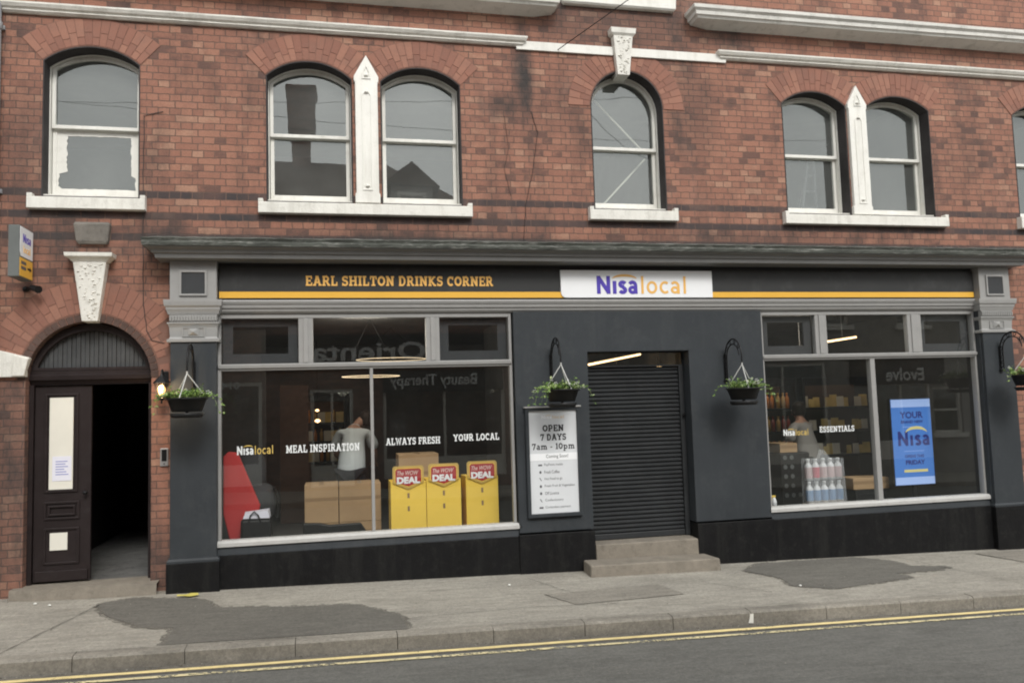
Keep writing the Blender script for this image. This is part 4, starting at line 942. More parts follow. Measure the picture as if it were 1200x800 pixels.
# wall lantern
L_ = thing('wall_lantern', 'lit black wall lantern glowing warm between the arched door and the shopfront', 'lantern', (-1.68, 0, 2.1))
cx, cy = -1.668, -.20
MB().box(cx-.03, cx+.03, -.018, -.001, 2.10, 2.26).build('back_plate', M['iron'], L_, bevel=.005)
MB().tube([(cx, -.015, 2.14), (cx, -.07, 2.12), (cx, -.13, 2.20), (cx, -.17, 2.27), (cx, cy, 2.26), (cx, cy, 2.225)], .008).build('arm', M['iron'], L_)
MB().lathe((cx, cy, 0), [(.085, 2.13), (.082, 2.142), (.05, 2.175), (.02, 2.205), (.012, 2.225), (0, 2.235)], 6, smooth=False).build('cap', M['iron'], L_)
lg = MB().lathe((cx, cy, 0), [(.038, 1.985), (.066, 2.128)], 6, smooth=False).build('glass', glass('lantern_glass', 1.45), L_)
MB().lathe((cx, cy, 0), [(0, 2.0), (.018, 2.005), (.033, 2.04), (.036, 2.07), (.02, 2.11), (0, 2.118)], 14).build('bulb', M['lampglow'], L_)
mb = MB(); 
for k in range(6):
    t = 2*math.pi*k/6; mb.tube([(cx+.040*math.cos(t), cy+.040*math.sin(t), 1.983), (cx+.068*math.cos(t), cy+.068*math.sin(t), 2.13)], .0045, 5)
mb.lathe((cx, cy, 0), [(.0, 1.925), (.008, 1.932), (.012, 1.945), (.006, 1.955), (.028, 1.97), (.044, 1.984), (.0, 1.9845)], 12)
mb.build('cage', M['iron'], L_)
ld = bpy.data.lights.new('lantern_light', 'POINT'); ld.energy = 5; ld.color = (1, .68, .36); ld.shadow_soft_size = .05
lo = bpy.data.objects.new('lantern_light', ld); col.objects.link(lo); lo.parent = L_; lo.location = Vector((cx, cy-.09, 2.06))-L_.location

K_ = thing('door_intercom', 'small steel and black entry panel on the brick beside the arched door', 'intercom', (-1.675, 0, 1.29))
MB().box(-1.715, -1.637, -.022, -.001, 1.295, 1.475).build('housing', M['steel'], K_, bevel=.004)
MB().box(-1.700, -1.652, -.025, -.0221, 1.345, 1.462).build('screen', M['iron'], K_)
MB().lathe((-1.676, -.024, 1.32), [(0, -.008), (.008, 0), (0, .008)], 10).build('button', M['iron'], K_)

n_ = thing('paper_notice', 'white printed sheet taped over the cream glass of the dark door', 'paper notice', (-2.67, .115, 1.19))
MB().box(-2.755, -2.580, .1145, .1165, 1.185, 1.43).build('sheet', M['whitepaper'], n_)
mb = MB()
for i, w in enumerate((.11, .09, .115, .08, .10, .12)): mb.box(-2.725, -2.725+w, .1132, .1144, 1.375-.026*i, 1.383-.026*i)
mb.build('printed_lines', paint('blue_ink', (0.2, 0.22, 0.5), .5, bump=0), n_)

dp = thing('downpipe', 'pale grey downpipe at the far left edge of the brick wall', 'downpipe', (-3.27, -.08, 0))
MB().tube([(-3.275, -.07, 9.2), (-3.275, -.07, 3.9), (-3.275, -.07, .15)], .045, 14).build('pipe', M['pipe'], dp)
for z in (7.5, 5.8, 4.1, 2.4, .8): MB().lathe((-3.275, -.07, z), [(.05, -.04), (.056, -.03), (.056, .03), (.05, .04)], 14).box(-3.335, -3.215, -.03, -.001, z-.02, z+.02).build('pipe_clip', M['pipe'], dp)
def cable(label, pts, r=.003, mat='iron', name='cable', cat='cable'):
    P = []
    for a, b in zip(pts[:-1], pts[1:]):
        for k in range(6): P.append(tuple(a[i]+(b[i]-a[i])*k/6+(random.uniform(-.004, .004) if i == 0 else 0) for i in range(3)))
    P.append(pts[-1]); o = MB().tube(P, r, 6).build(name, M[mat]); prop(o, label, cat); return o
cable('thin black cable wandering down the brickwork left of the round headed window', [(2.30, -.012, 5.20), (2.37, -.01, 4.95), (2.30, -.01, 4.5), (2.20, -.01, 4.1), (2.165, -.01, 3.62)])
cable('short loose black cable on the brick above the logo box', [(1.98, -.01, 5.13), (2.02, -.01, 4.75), (1.96, -.01, 4.5), (2.03, -.01, 4.2)], .002)
cable('thin cable running down the brick between left window and door arch', [(-1.70, -.01, 5.0), (-1.885, -.01, 4.95), (-1.895, -.01, 4.2), (-1.89, -.01, 3.6), (-1.885, -.01, 2.95), (-1.85, -.01, 2.68), (-1.80, -.012, 2.58), (-1.68, -.012, 2.55)], .004, 'reveal')
def wire(label, a, b, sag, r=.006):
    P = [tuple(a[i]+(b[i]-a[i])*k/30-(sag*4*(k/30)*(1-k/30) if i == 2 else 0) for i in range(3)) for k in range(31)]
    o = MB().tube(P, r, 6).build('overhead_wire', M['iron']); prop(o, label, 'wire', 'telephone wires over the street')
wire('overhead wire slanting up from the brick beside the upper keystone', (2.64, -.02, 5.95), (8.6, -11.1, 8.3), .15, .005)
wire('sagging wire reflected across the paired upper windows', (-14, -10.2, 9.6), (14, -10.6, 9.0), .5)
wire('second sagging wire seen only as a reflection in the upper windows', (-14, -10.4, 9.0), (14, -9.9, 10.4), .5)

# ------------------------------------------------------------------ hanging baskets and their brackets
def bracket(hx, yw, za, label, out=.40):
    t = thing('basket_bracket', label, 'bracket', (hx, yw, za), 'scrolled iron brackets')
    Z = lambda v: za+v
    arcpts = lambda o, h, y0: [(hx, yw-.012, Z(-.20))]+[(hx, yw-.012, Z(.04))]+[(hx, yw-.012-(o/2)*(1-math.cos(R(a))), Z(.06)+h*math.sin(R(a))) for a in range(15, 176, 16)]
    MB().tube(arcpts(out, .21, 0)+[(hx, yw-out-.01, Z(.0))], .009, 8).build('outer_bar', M['iron'], t)
    inner = [(hx, yw-.055, Z(-.20)), (hx, yw-.055, Z(.04))]+[(hx, yw-.055-(out-.10)/2*(1-math.cos(R(a))), Z(.06)+.15*math.sin(R(a))) for a in range(15, 176, 16)]
    MB().tube(inner, .007, 8).build('inner_bar', M['iron'], t)
    for k, zz in enumerate((-.17, -.10, -.03, .04)):
        MB().tube([(hx, yw-.03+.017*math.cos(R(a)), Z(zz+.03)+.026*math.sin(R(a))) for a in range(0, 361, 40)], .005, 6).build('scroll', M['iron'], t)
    for a in (35, 70, 105, 140):
        yy = yw-.035-(out-.05)/2*(1-math.cos(R(a))); zz = Z(.06)+.18*math.sin(R(a))
        MB().tube([(hx, yy+.02*math.cos(R(b)), zz+.02*math.sin(R(b))) for b in range(0, 361, 45)], .005, 6).build('scroll', M['iron'], t)
    MB().tube([(hx-.03, yw-.02, Z(-.20)), (hx+.03, yw-.02, Z(-.20))], .010, 8).build('foot_bar', M['iron'], t)
    MB().box(hx-.018, hx+.018, yw-.008, yw-.0005, Z(-.24), Z(.10)).build('wall_plate', M['iron'], t)
    MB().tube([(hx, yw-out-.01, Z(.005)), (hx, yw-out-.012, Z(-.01)), (hx, yw-out+.01, Z(-.02))], .006, 6).build('hook', M['iron'], t)
    return t
def leaf(mb, p, d, up_, L, w):
    d = d.normalized(); s = d.cross(up_).normalized(); 
    a = p; b = p+d*L*.45+s*w/2+up_*.004; c = p+d*L; e = p+d*L*.45-s*w/2+up_*.004
    mb.add([a, b, c, e], [(0, 1, 2, 3)])
def basket(hx, hy, za, label, seed, nfl, trail, drop=.30):
    rnd = random.Random(seed); t = thing('hanging_basket', label, 'hanging basket', (hx, hy, za), 'hanging baskets along the shopfront')
    zt = za-drop
    pot = MB().lathe((hx, hy, zt), [(0, -.125), (.135, -.125), (.14, -.12), (.178, -.012), (.195, -.008), (.197, .006), (.18, .008), (.172, -.01), (.172, -.03), (0, -.03)], 28)
    pot.build('pot', M['plastic'], t)
    MB().lathe((hx, hy, zt-.185), [(0, 0), (.125, 0), (.142, .006), (.160, .046), (.152, .046), (.14, .035), (0, .035)], 28).box(hx-.012, hx+.012, hy-.012, hy+.012, zt-.152, zt-.126).build('drip_tray', M['plastic'], t)
    mb = MB()
    a0 = rnd.uniform(.2, .9)
    for k in range(3):
        a = a0+2.094*k; mb.tube([(hx, hy, za-.025), (hx+.178*math.cos(a), hy+.178*math.sin(a), zt+.005)], .0052, 6)
    mb.tube([(hx, hy, za-.03), (hx, hy, za-.005)], .008, 6)
    mb.build('hanger', M['chain'], t)
    mb = MB(); U = Vector((0, 0, 1))
    tips = []
    for k in range(110):      # short shoots springing from the soil
        a = rnd.uniform(0, 6.283); r0 = rnd.uniform(0, .165); L = rnd.uniform(.04, .12)*(1.25 if rnd.random() < .2 else 1)
        p = Vector((hx+r0*math.cos(a), hy+r0*math.sin(a), zt-.01)); d = Vector((math.cos(a)*rnd.uniform(.15, .9), math.sin(a)*rnd.uniform(.15, .9), rnd.uniform(.5, 1.0))).normalized()
        q = p+d*L; mb.tube([p, q], .0015, 3)
        for j in range(7):
            f = .3+.7*j/6; dd = Vector((rnd.uniform(-1, 1), rnd.uniform(-1, 1), rnd.uniform(-.3, .7))); leaf(mb, p+d*L*f, dd, (U+Vector((rnd.uniform(-.6, .6), rnd.uniform(-.8, .4), 0))).normalized(), rnd.uniform(.02, .045), rnd.uniform(.014, .03))
        tips.append(q)
    for k in range(trail):    # trailing stems over the rim
        a = rnd.choice([rnd.uniform(-.7, .5), rnd.uniform(2.7, 3.9), rnd.uniform(3.9, 5.5)]); p = Vector((hx+.14*math.cos(a), hy+.14*math.sin(a), zt)); v = Vector((math.cos(a)*.05, math.sin(a)*.05, .03))
        for j in range(rnd.randint(3, 6)):
            q = p+v; mb.tube([p, q], .0016, 3)
            for _ in range(4): leaf(mb, q, Vector((rnd.uniform(-1, 1), rnd.uniform(-1, 1), rnd.uniform(-.5, .6))), Vector((rnd.uniform(-.5, .5), -.6, .7)).normalized(), rnd.uniform(.018, .034), rnd.uniform(.012, .022))
            p = q; v = Vector((v.x*.85, v.y*.85, v.z-.022)); 
        tips.append(p)
    mb.build('foliage', M['leaf'], t, fix=False)
    for k in range(nfl):
        q = rnd.choice(tips)+Vector((rnd.uniform(-.01, .01), rnd.uniform(-.02, 0), .006)); mb = MB(); s = rnd.uniform(.010, .017)
        for j in range(5):
            a = 1.2566*j; c = q+Vector((math.cos(a)*s, -.004, math.sin(a)*s)); mb.lathe((c.x, c.y, c.z), [(0, -.003), (s*.75, 0), (0, .004)], 7)
        mb.build('flower', M['petal'], t)
    return t
bracket(-1.372, -.14, 2.24, 'black scrolled bracket on the far left pilaster beside the lit lantern'); basket(-1.372, -.55, 2.232, 'hanging basket of pale green foliage beside the lit wall lantern', 1, 4, 10, .27)
bracket(2.415, -.085, 2.262, 'black scrolled bracket above the opening hours board'); basket(2.415, -.495, 2.252, 'hanging basket trailing small white flowers above the opening hours board', 2, 13, 16)
bracket(4.545, -.085, 2.225, 'black scrolled bracket right of the shuttered doorway'); b3 = basket(4.545, -.495, 2.215, 'hanging basket with one large white bloom right of the shuttered doorway', 3, 8, 7)
mb = MB(); mb.lathe((4.665, -.57, 1.965), [(0, -.02), (.026, -.012), (.034, .002), (.026, .018), (0, .026)], 12); o = mb.build('large_flower', M['petal'], b3)
bracket(8.33, -.14, 2.27, 'black scrolled bracket at the far right end of the shopfront'); basket(8.33, -.55, 2.262, 'hanging basket cut by the right edge of the picture', 4, 5, 9, .28)

o = MB(); rnd = random.Random(5); P = [(-1.39+.09*math.cos(a*.7)*(1+rnd.uniform(-.3, .3)), -.34+.05*math.sin(a*.7)*(1+rnd.uniform(-.3, .3))) for a in range(9)]
V, F = region([P]); o.add([(x, y, gz(x, y)+.012+rnd.uniform(0, .012)) for x, y in V], F)
prop(o.build('litter', paint('yellow_wrapper', (0.55, 0.48, 0.12), .6)), 'crumpled yellow wrapper on the pavement below the left pilaster', 'litter')
rnd = random.Random(8)
for i, (x, y) in enumerate(((-2.75, -.33), (-2.6, -.42), (1.75, -.62), (4.62, -1.32))):
    mb = MB(); mb.lathe((x, y, gz(x, y)+.008), [(0, -.006), (.014, -.003), (.016, .002), (.008, .008), (0, .009)], 6)
    prop(mb.build('stone_chip', M['petal']), ['pale chip on the pavement under the dark door', 'second pale chip nearer the kerb under the dark door', 'pale chip on the pavement below the yellow bins', 'pale chip on the dark patch right of the doorway steps'][i], 'stone chip')

mb = MB(); kx = 3.63; kz = gz(kx, -2.07)
mb.add([(kx, -2.074, kz-.10), (kx+.05, -2.074, kz-.105), (kx+.055, -2.074, kz-.02), (kx+.02, -2.074, kz-.02), (kx+.015, -2.074, kz-.06)], [(0, 1, 2, 3, 4)])
prop(mb.build('paint_splash', M['white']), 'small splash of white paint on the kerb face below the doorway steps', 'paint mark')
# ------------------------------------------------------------------ things inside the shop
FL = .211
def bin_(x0, x1, y, zt, label):
    t = thing('display_bin', label, 'display bin', ((x0+x1)/2, y, FL), 'yellow card display bins in the left window')
    w = x1-x0
    mb = MB(); mb.ring([(x0, y), (x1, y), (x1, y+.38), (x0, y+.38)], [(x0+.01, y+.01), (x1-.01, y+.01), (x1-.01, y+.37), (x0+.01, y+.37)], FL, zt)
    mb.v = [(v[0], v[2], v[1]) for v in mb.v]     # ring is made in x,z: stand it up
    mb.box(x0+.011, x1-.011, y+.011, y+.369, FL+.3, FL+.31)
    bdy = mb.build('bin_body', M['yellow'], t, bevel=.003)
    xm = (x0+x1)/2
    for zz in (zt-.155, zt-.30):
        MB().box(xm-.012, xm+.012, y-.0035, y-.0005, zz-.03, zz+.025).build('hand_slot', M['tape'], bdy)
    hw = .175; hb = zt-.085; h0 = zt-.01; h1 = zt+.175
    def shield(k): return [(xm-hw+k, h0+k*.3), (xm, hb+k*1.1), (xm+hw-k, h0+k*.3), (xm+hw-k, h1-k-.02), (xm+hw-k-.02, h1-k), (xm-hw+k+.02, h1-k), (xm-hw+k, h1-k-.02)]
    hd = MB().plate(shield(0), y-.018, y-.008).build('header_card', paint('dark_yellow_card', (0.62, 0.42, 0.10), .5, bump=.02) if 'dyc' not in M else M['dyc'], t); M['dyc'] = hd.data.materials[0]
    MB().plate(shield(.022), y-.021, y-.0185).build('header_shield', M['yellow'], hd)
    MB().plate(shield(.030), y-.0235, y-.0215).build('header_shield', M['red'], hd)
    btext('The WOW', xm-.125, xm+.115, zt+.072, zt+.122, y-.0245, paint('pink_white', (.75, .6, .55), .5, bump=0) if 'pw' not in M else M['pw'], 'lettering', hd, shear=.3, bold=.015)
    btext('DEAL', xm-.13, xm+.13, zt-.022, zt+.055, y-.0245, M['signwhite'], 'lettering', hd, bold=.06)
    return t
bin_(.632, 1.030, .40, .985, 'yellow display bin standing nearest the window mullion')
bin_(1.036, 1.430, .40, .995, 'yellow display bin touching the right side of the bin by the mullion')
bin_(1.490, 1.865, .40, 1.005, 'yellow display bin standing apart by the right end of the left window')
def carton(x0, x1, y0, y1, z0, z1, label, group=None, rz=0):
    t = thing('cardboard_box', label, 'cardboard box', ((x0+x1)/2, (y0+y1)/2, z0), group, R(rz)); L = t.location
    MB().box(x0-L.x, x1-L.x, y0-L.y, y1-L.y, z0-L.z, z1-L.z).build('carton', M['cardboard'], t, bevel=.006, local=True)
    zm = (z1-z0)*.62
    MB().box(x0-L.x+.004, x1-L.x-.004, y0-L.y-.0025, y0-L.y-.0005, zm-.02, zm+.02).box(-.025, .025, y0-L.y+.004, y1-L.y-.004, z1-z0+.0005, z1-z0+.002).build('tape', M['tape'], t, local=True)
carton(-.325, .060, .9, 1.35, FL+.30, .955, 'left of two tall cardboard boxes standing in front of the man in a white shirt', 'cartons by the man')
carton(.068, .55, .9, 1.35, FL+.30, .95, 'right of two tall cardboard boxes in front of the man in a white shirt', 'cartons by the man')
carton(-.325, .060, .9, 1.35, FL, FL+.296, 'lower cardboard box under the left of the two tall boxes', 'cartons by the man')
carton(.068, .55, .9, 1.35, FL, FL+.296, 'lower cardboard box under the right of the two tall boxes', 'cartons by the man')
carton(.77, 1.25, .95, 1.4, FL+.45, 1.26, 'large cardboard box showing above the yellow bins')
carton(.80, 1.25, .95, 1.4, FL, FL+.446, 'hidden cardboard box carrying the large one behind the bins')
carton(6.78, 7.30, .8, 1.15, .55, .70, 'low cardboard box behind the mullion of the right window', rz=-3)
t = thing('plastic_crate', 'black crate under the low cardboard box behind the right window mullion', 'crate', (7.04, .97, FL)); MB().box(6.80, 7.28, .82, 1.13, FL, .545).build('crate_body', M['plastic'], t, bevel=.01)
for k in range(3): MB().box(6.84, 7.24, .812, .8195, FL+.06+.09*k, FL+.10+.09*k).build('crate_slot', M['iron'], t)
carton(5.86, 6.12, 1.05, 1.45, 1.065, 1.19, 'small cardboard tray on top of the dark stack of cans')
# red slanted board and dark padded seat behind it
o = MB(); V, F = region([[(-1.075, FL), (-.93, FL+.05), (-.815, .67), (-.80, .78), (-1.03, 1.35), (-1.06, 1.375), (-1.14, 1.385), (-1.19, 1.33), (-1.19, .70)]]); o.solid(V, F, .66, .74)
ob = o.build('red_panel', M['redboard'], bevel=.012); prop(ob, 'tall slanting red padded panel in the left corner of the left window', 'panel')
t = thing('padded_seat', 'rounded charcoal padded seat behind the red panel', 'seat', (-.85, 1.05, FL))
def pad(c, rx, ry, rz, mat, name, par, n=18):
    mb = MB(); prof = [(math.cos(R(a))**.6 if abs(a) < 90 else 0, math.sin(R(a))) for a in range(-90, 91, 15)]
    mb.lathe((0, 0, 0), [(max(0, p[0]), p[1]) for p in prof], n); mb.v = [(c[0]+v[0]*rx, c[1]+v[1]*ry, c[2]+v[2]*rz) for v in mb.v]; return mb.build(name, mat, par, smooth_all=True)
pad((-.93, 1.1, 1.13), .17, .12, .24, M['darkgrey'], 'backrest', t); pad((-.83, 1.02, .78), .19, .22, .22, M['darkgrey'], 'seat', t)
MB().tube([(-.66, .9, .95), (-.62, .95, .8), (-.64, 1.0, .6)], .02).build('armrest', M['plastic'], t)
MB().tube([(-.95, 1.15, .6), (-.95, 1.15, FL)], .03).build('post', M['plastic'], t); MB().lathe((-.9, 1.1, FL), [(.25, 0), (.25, .02), (.05, .05), (0, .05)], 18).build('base', M['plastic'], t)
t = thing('holdall_bag', 'black holdall with white papers on top beside the red panel', 'bag', (-.83, .5, FL))
MB().hexa([(-.99, .40, FL), (-.66, .40, FL), (-.66, .62, FL), (-.99, .62, FL)], [(-.985, .43, .66), (-.665, .43, .655), (-.665, .59, .655), (-.985, .59, .66)]).build('bag_body', M['iron'], t, bevel=.03, seg=3)
MB().tube([(-.90, .425, .62), (-.88, .42, .70), (-.84, .42, .74), (-.80, .42, .70), (-.77, .425, .62)], .008).build('handle', M['iron'], t)
o = MB().hexa([(-.96, .44, .666), (-.68, .44, .662), (-.68, .62, .664), (-.96, .62, .668)], [(-.94, .45, .72), (-.70, .45, .745), (-.69, .60, .75), (-.95, .60, .725)]); prop(o.build('paper_stack', M['whitepaper']), 'loose white papers lying on the black holdall', 'papers')
o = MB(); V, F = region([[(-.33, .45), (.36, .45), (.30, .54), (-.05, .535), (-.15, .56), (-.33, .57)]]); o.solid([(a, b-.0) for a, b in V], F, .50, .60)
o.box(-.30, .33, .50, .60, FL, .449); prop(o.build('dust_sheet', M['plastic'], bevel=.01), 'low black bundle on the floor before the two tall cardboard boxes', 'bundle')
# the wow: shrink wrapped bottles
def bottle_mesh(mb, x, y, z, h, r):
    return mb.lathe((x, y, z), [(0, 0), (r, .002), (r, h*.62), (r*.8, h*.72), (r*.42, h*.80), (r*.42, h*.9), (r*.5, h*.9), (r*.5, h), (0, h)], 12)
t = thing('bottle_pack', 'shrink wrapped pack of white and blue bottles standing in the right window', 'bottle pack', (6.2, .62, FL))
lb = {'blue': paint('blue_label', (0.20, 0.34, 0.55), .4, bump=0), 'pink': paint('pink_label', (0.66, 0.50, 0.50), .4, bump=0), 'hotpink': paint('red_label', (0.62, 0.12, 0.16), .4, bump=0)}
for tier in range(2):
    for i in range(5):
        x = 5.995+.108*i; z0 = .44+.29*tier
        b = MB(); bottle_mesh(b, x, .62, z0, .275, .047); bo = b.build('bottle', M['signwhite'], t)
        MB().lathe((x, .62, z0), [(.0485, .03), (.0485, .165)], 14).build('label', lb['blue'] if tier == 0 else (lb['hotpink'] if i == 1 else lb['pink']), bo)
MB().box(5.94, 6.49, .54, .70, FL, .436).build('tray', M['cardboard'], t)
wm = NT('shrink_wrap'); wm.b.inputs['Base Color'].default_value = (.85, .88, .9, 1); wm.b.inputs['Roughness'].default_value = .15; wm.b.inputs['Alpha'].default_value = .24
wn_ = wm.noise(wm.coord(), 14, 4); wm.bump(wn_, .8, .02)
mb = MB(); 
for k in range(1): mb.hexa([(5.93, .555, .438), (6.49, .555, .438), (6.49, .685, .438), (5.93, .685, .438)], [(5.94, .56, 1.01), (6.47, .56, 1.0), (6.47, .68, 1.0), (5.94, .68, 1.01)])
mb.add([(6.10, .58, 1.012), (6.3, .6, 1.01), (6.25, .62, 1.10), (6.17, .62, 1.12)], [(0, 1, 2, 3)])
mb.build('shrink_wrap', wm.m, t)
rnd = random.Random(9)
t = thing('can_stack', 'tall dark wrapped stack of cans with pale round marks left of the blue bottles', 'can stack', (6.0, 1.2, FL))
MB().box(5.86, 6.30, 1.05, 1.45, FL, 1.06).build('wrapped_block', M['plastic'], t, bevel=.02)
for r_ in range(5):
    for c in range(3):
        if c == 2 and r_ < 4: continue
        x, z = 5.925+.10*c, 1.0-.125*r_; MB().lathe((0, 0, 0), [(0, 0), (.028, 0), (.034, .002), (.034, .0), (0, -.001)], 14)
        mb = MB(); mb.plate([(x+.028*math.cos(R(a)), z+.030*math.sin(R(a))) for a in range(0, 360, 24)], 1.043, 1.0485); mb.build('round_label', M['signgrey'], t)
t = thing('spray_bottle', 'small white spray bottle with a yellow trigger at the left edge of the right window', 'spray bottle', (5.27, .25, .46))
# stands on a narrow ledge of the window bed
led = MB().box(5.10, 8.05, .066, .36, FL, .47).build('window_ledge', M['inwall'], B, bevel=.004)
led = MB().box(-1.12, 1.94, .066, .30, FL, .44).build('window_ledge', M['inwall'], B, bevel=.004)
t.location.z = .471
b = MB(); b.lathe((5.275, .25, .471), [(0, 0), (.03, .001), (.031, .07), (.02, .10), (.012, .115), (0, .116)], 14); b.build('bottle', M['signwhite'], t)
MB().box(5.235, 5.295, .24, .26, .590, .612).box(5.268, 5.282, .243, .257, .586, .600).tube([(5.245, .25, .59), (5.25, .25, .565)], .005).build('trigger', M['yellow'], t, bevel=.003)
# blue poster screen
t = thing('poster_screen', 'tall glowing blue poster screen in the right window', 'screen', (7.56, .6, .62))
MB().box(7.245, 7.875, .612, .66, .585, 1.745).build('casing', M['plastic'], t, bevel=.006)
sc = MB().box(7.26, 7.86, .606, .6115, .60, 1.73).build('display', M['screen'], t)
MB().box(7.262, 7.858, .604, .6055, 1.625, 1.728).build('pale_band', M['screenpale'], sc); MB().box(7.262, 7.858, .604, .6055, .602, .70).build('pale_band', M['screenpale'], sc)
ys = .603
btext('YOUR', 7.385, 7.74, 1.475, 1.565, ys, M['screenink'], 'lettering', sc, bold=.03)
btext('BRAND NEW', 7.395, 7.735, 1.41, 1.45, ys, M['screenink'], 'lettering', sc, bold=.03)
letters('Nisa', SANS, 7.325, 7.825, 1.115, 1.305, ys, M['screenink'], 'lettering', sc, depth=.001, t=.22)
P = [(7.62+.17*math.cos(R(a)), 1.27+.10*math.sin(R(a))) for a in range(165, 14, -10)]+[(7.62+.17*math.cos(R(a)), 1.27+.06*math.sin(R(a))) for a in range(15, 166, 10)]
V, F = region([P]); MB().solid(V, F, ys-.001, ys+.001, back=False).build('logo_arc', M['screengold'], sc, fix=False)
btext('OPENS THIS', 7.425, 7.715, .955, .995, ys, M['screenink'], 'lettering', sc, bold=.02)
btext('FRIDAY', 7.43, 7.725, .865, .925, ys, M['screenink'], 'lettering', sc, bold=.04)
MB().box(7.40, 7.76, ys-.0005, ys+.001, .765, .80).build('gold_bar', M['screengold'], sc)
for z in (1.36, 1.04): MB().box(7.42, 7.72, ys-.0005, ys+.001, z, z+.005).build('rule', M['screenpale'], sc)
MB().tube([(7.56, .64, .585), (7.56, .64, FL)], .03).lathe((7.56, .64, FL), [(.2, 0), (.2, .015), (0, .02)], 16).build('stand', M['plastic'], t)

# shelving with lit goods deep in the shop
def shelf_unit(x0, x1, y, label, levels):
    t = thing('shelf_unit', label, 'shelf unit', ((x0+x1)/2, y, FL))
    for a in (x0, x1-.04): MB().box(a, a+.04, y, y+.45, FL, 2.1).build('upright', M['iron'], t)
    MB().box(x0+.041, x1-.041, y+.43, y+.45, FL, 2.1).build('back_panel', M['inwarm'], t)
    for z in levels: MB().box(x0+.041, x1-.041, y, y+.429, z-.03, z).build('shelf', M['iron'], t)
    MB().box(x0+.041, x1-.041, y+.02, y+.06, 2.06, 2.08).build('strip_light', emit('shelf_strip', (1, .72, .4), 1.2) if 'ss' not in M else M['ss'], t)
    MB().box(x0+.041, x1-.041, y-.01, y+.012, 1.98, 2.10).build('canopy', M['iron'], t)
    return t
lv = [.5, .9, 1.28, 1.64]
shelf_unit(5.7, 7.05, 2.5, 'lit drinks shelving behind the can stack in the right window', lv)
shelf_unit(7.15, 8.4, 2.5, 'lit snack shelving behind the blue screen', lv)
shelf_unit(-.60, .25, 5.6, 'brightly lit shelf far back behind the man in the white shirt', [.5, .95, 1.3, 1.62])
cols = [paint('orange_drink', (0.60, 0.20, 0.03), .25, bump=0), paint('amber_drink', (0.5, 0.30, 0.08), .25, bump=0), paint('dark_red_drink', (0.25, 0.03, 0.02), .25, bump=0), paint('gold_packet', (0.60, 0.45, 0.14), .35, .3, bump=.6), paint('pale_packet', (0.6, 0.58, 0.5), .4, .2, bump=.4)]
def proto_bottle(m):
    b = MB(); bottle_mesh(b, 0, 0, 0, .24, .033); o = b.build('shelf_bottle', m, local=True); return o
def proto_packet(m):
    b = MB(); b.hexa([(-.07, -.02, 0), (.07, -.02, 0), (.07, .02, 0), (-.07, .02, 0)], [(-.075, -.004, .20), (.075, -.004, .20), (.075, .004, .20), (-.075, .004, .20)]); o = b.build('snack_packet', m, bevel=.015, local=True); return o
protos = {}
names = ['orange bottle', 'amber bottle', 'dark red bottle']
rows = ['bottom', 'second', 'third', 'top']
def put(kind, mi, x, y, z, label, cat, group, sc=1):
    key = (kind, mi)
    if key not in protos: protos[key] = o = (proto_bottle if kind == 'b' else proto_packet)(cols[mi])
    else: o = protos[key].copy(); col.objects.link(o)
    o.location = (x, y, z); o.scale = (sc, sc, sc); o.rotation_euler = (0, 0, random.uniform(-.25, .25)); prop(o, label, cat, group)
for r_ in (1, 2, 3):
    for i in range(14):
        mi = [0, 0, 1, 2, 0, 1, 0, 0, 2, 0, 0, 1, 1, 0][i] if r_ == 3 else [2, 1, 2, 2, 1, 2, 0, 2, 2, 1, 2, 1, 2, 2][i]
        put('b', mi, 5.80+.088*i, 2.58+random.uniform(0, .05), lv[r_]+.001, '%s on the %s shelf of the lit drinks shelving' % (names[mi], rows[r_]), 'bottle', '%ss on the %s drinks shelf' % (names[mi], rows[r_]))
    for i in range(11):
        mi = 3 if (i+r_) % 3 else 4
        if (i*7+r_*3) % 5 == 0: continue
        put('p', mi, 7.24+.105*i+random.uniform(-.01, .01), 2.57+random.uniform(0, .08), lv[r_]+.001, '%s packet on the %s shelf of the lit snack shelving' % (('gold', 'pale')[mi-3], rows[r_]), 'packet', '%s packets on the %s snack shelf' % (('gold', 'pale')[mi-3], rows[r_]), random.uniform(.62, .95))
for r_, z in enumerate((.95, 1.3, 1.62)):
    for i in range(7):
        mi = (1, 3, 4, 0, 1, 4, 3)[(i+r_) % 7]
        k = 'b' if mi < 3 else 'p'
        put(k, mi, -.5+.105*i, 5.70, z+.001, '%s on the %s row of the far back shelf' % ({0: 'orange bottle', 1: 'amber bottle', 3: 'gold packet', 4: 'pale packet'}[mi], ('lower', 'middle', 'upper')[r_]), 'goods', '%s %s on the far back shelf' % ('goods', ('lower', 'middle', 'upper')[r_]), .9)
# ceiling lights
def tube_light(a, b, label):
    t = thing('strip_light', label, 'strip light', a, 'warm strip lights on the shop ceiling')
    MB().tube([a, b], .014, 8).build('tube', M['tube'], t)
    MB().tube([(a[0], a[1], a[2]+.022), (b[0], b[1], b[2]+.022)], .012, 6).build('batten', M['trim'], t)
    MB().tube([((a[0]+b[0])/2, (a[1]+b[1])/2, a[2]+.03), ((a[0]+b[0])/2, (a[1]+b[1])/2, 2.99)], .004, 6).build('suspension', M['trim'], t)
tube_light((6.78, 1.2, 2.565), (7.72, 1.9, 2.68), 'short bright strip light behind the middle upper light of the right window')
tube_light((6.37, 1.3, 2.485), (6.68, 1.7, 2.525), 'strip light behind the left upper light of the right window')
tube_light((3.178, .9, 2.292), (4.378, 2.2, 2.494), 'long strip light seen through the glass above the roller shutter')
tube_light((4.25, 1.25, 2.262), (4.40, 1.5, 2.284), 'short strip light at the right end of the glass above the roller shutter')
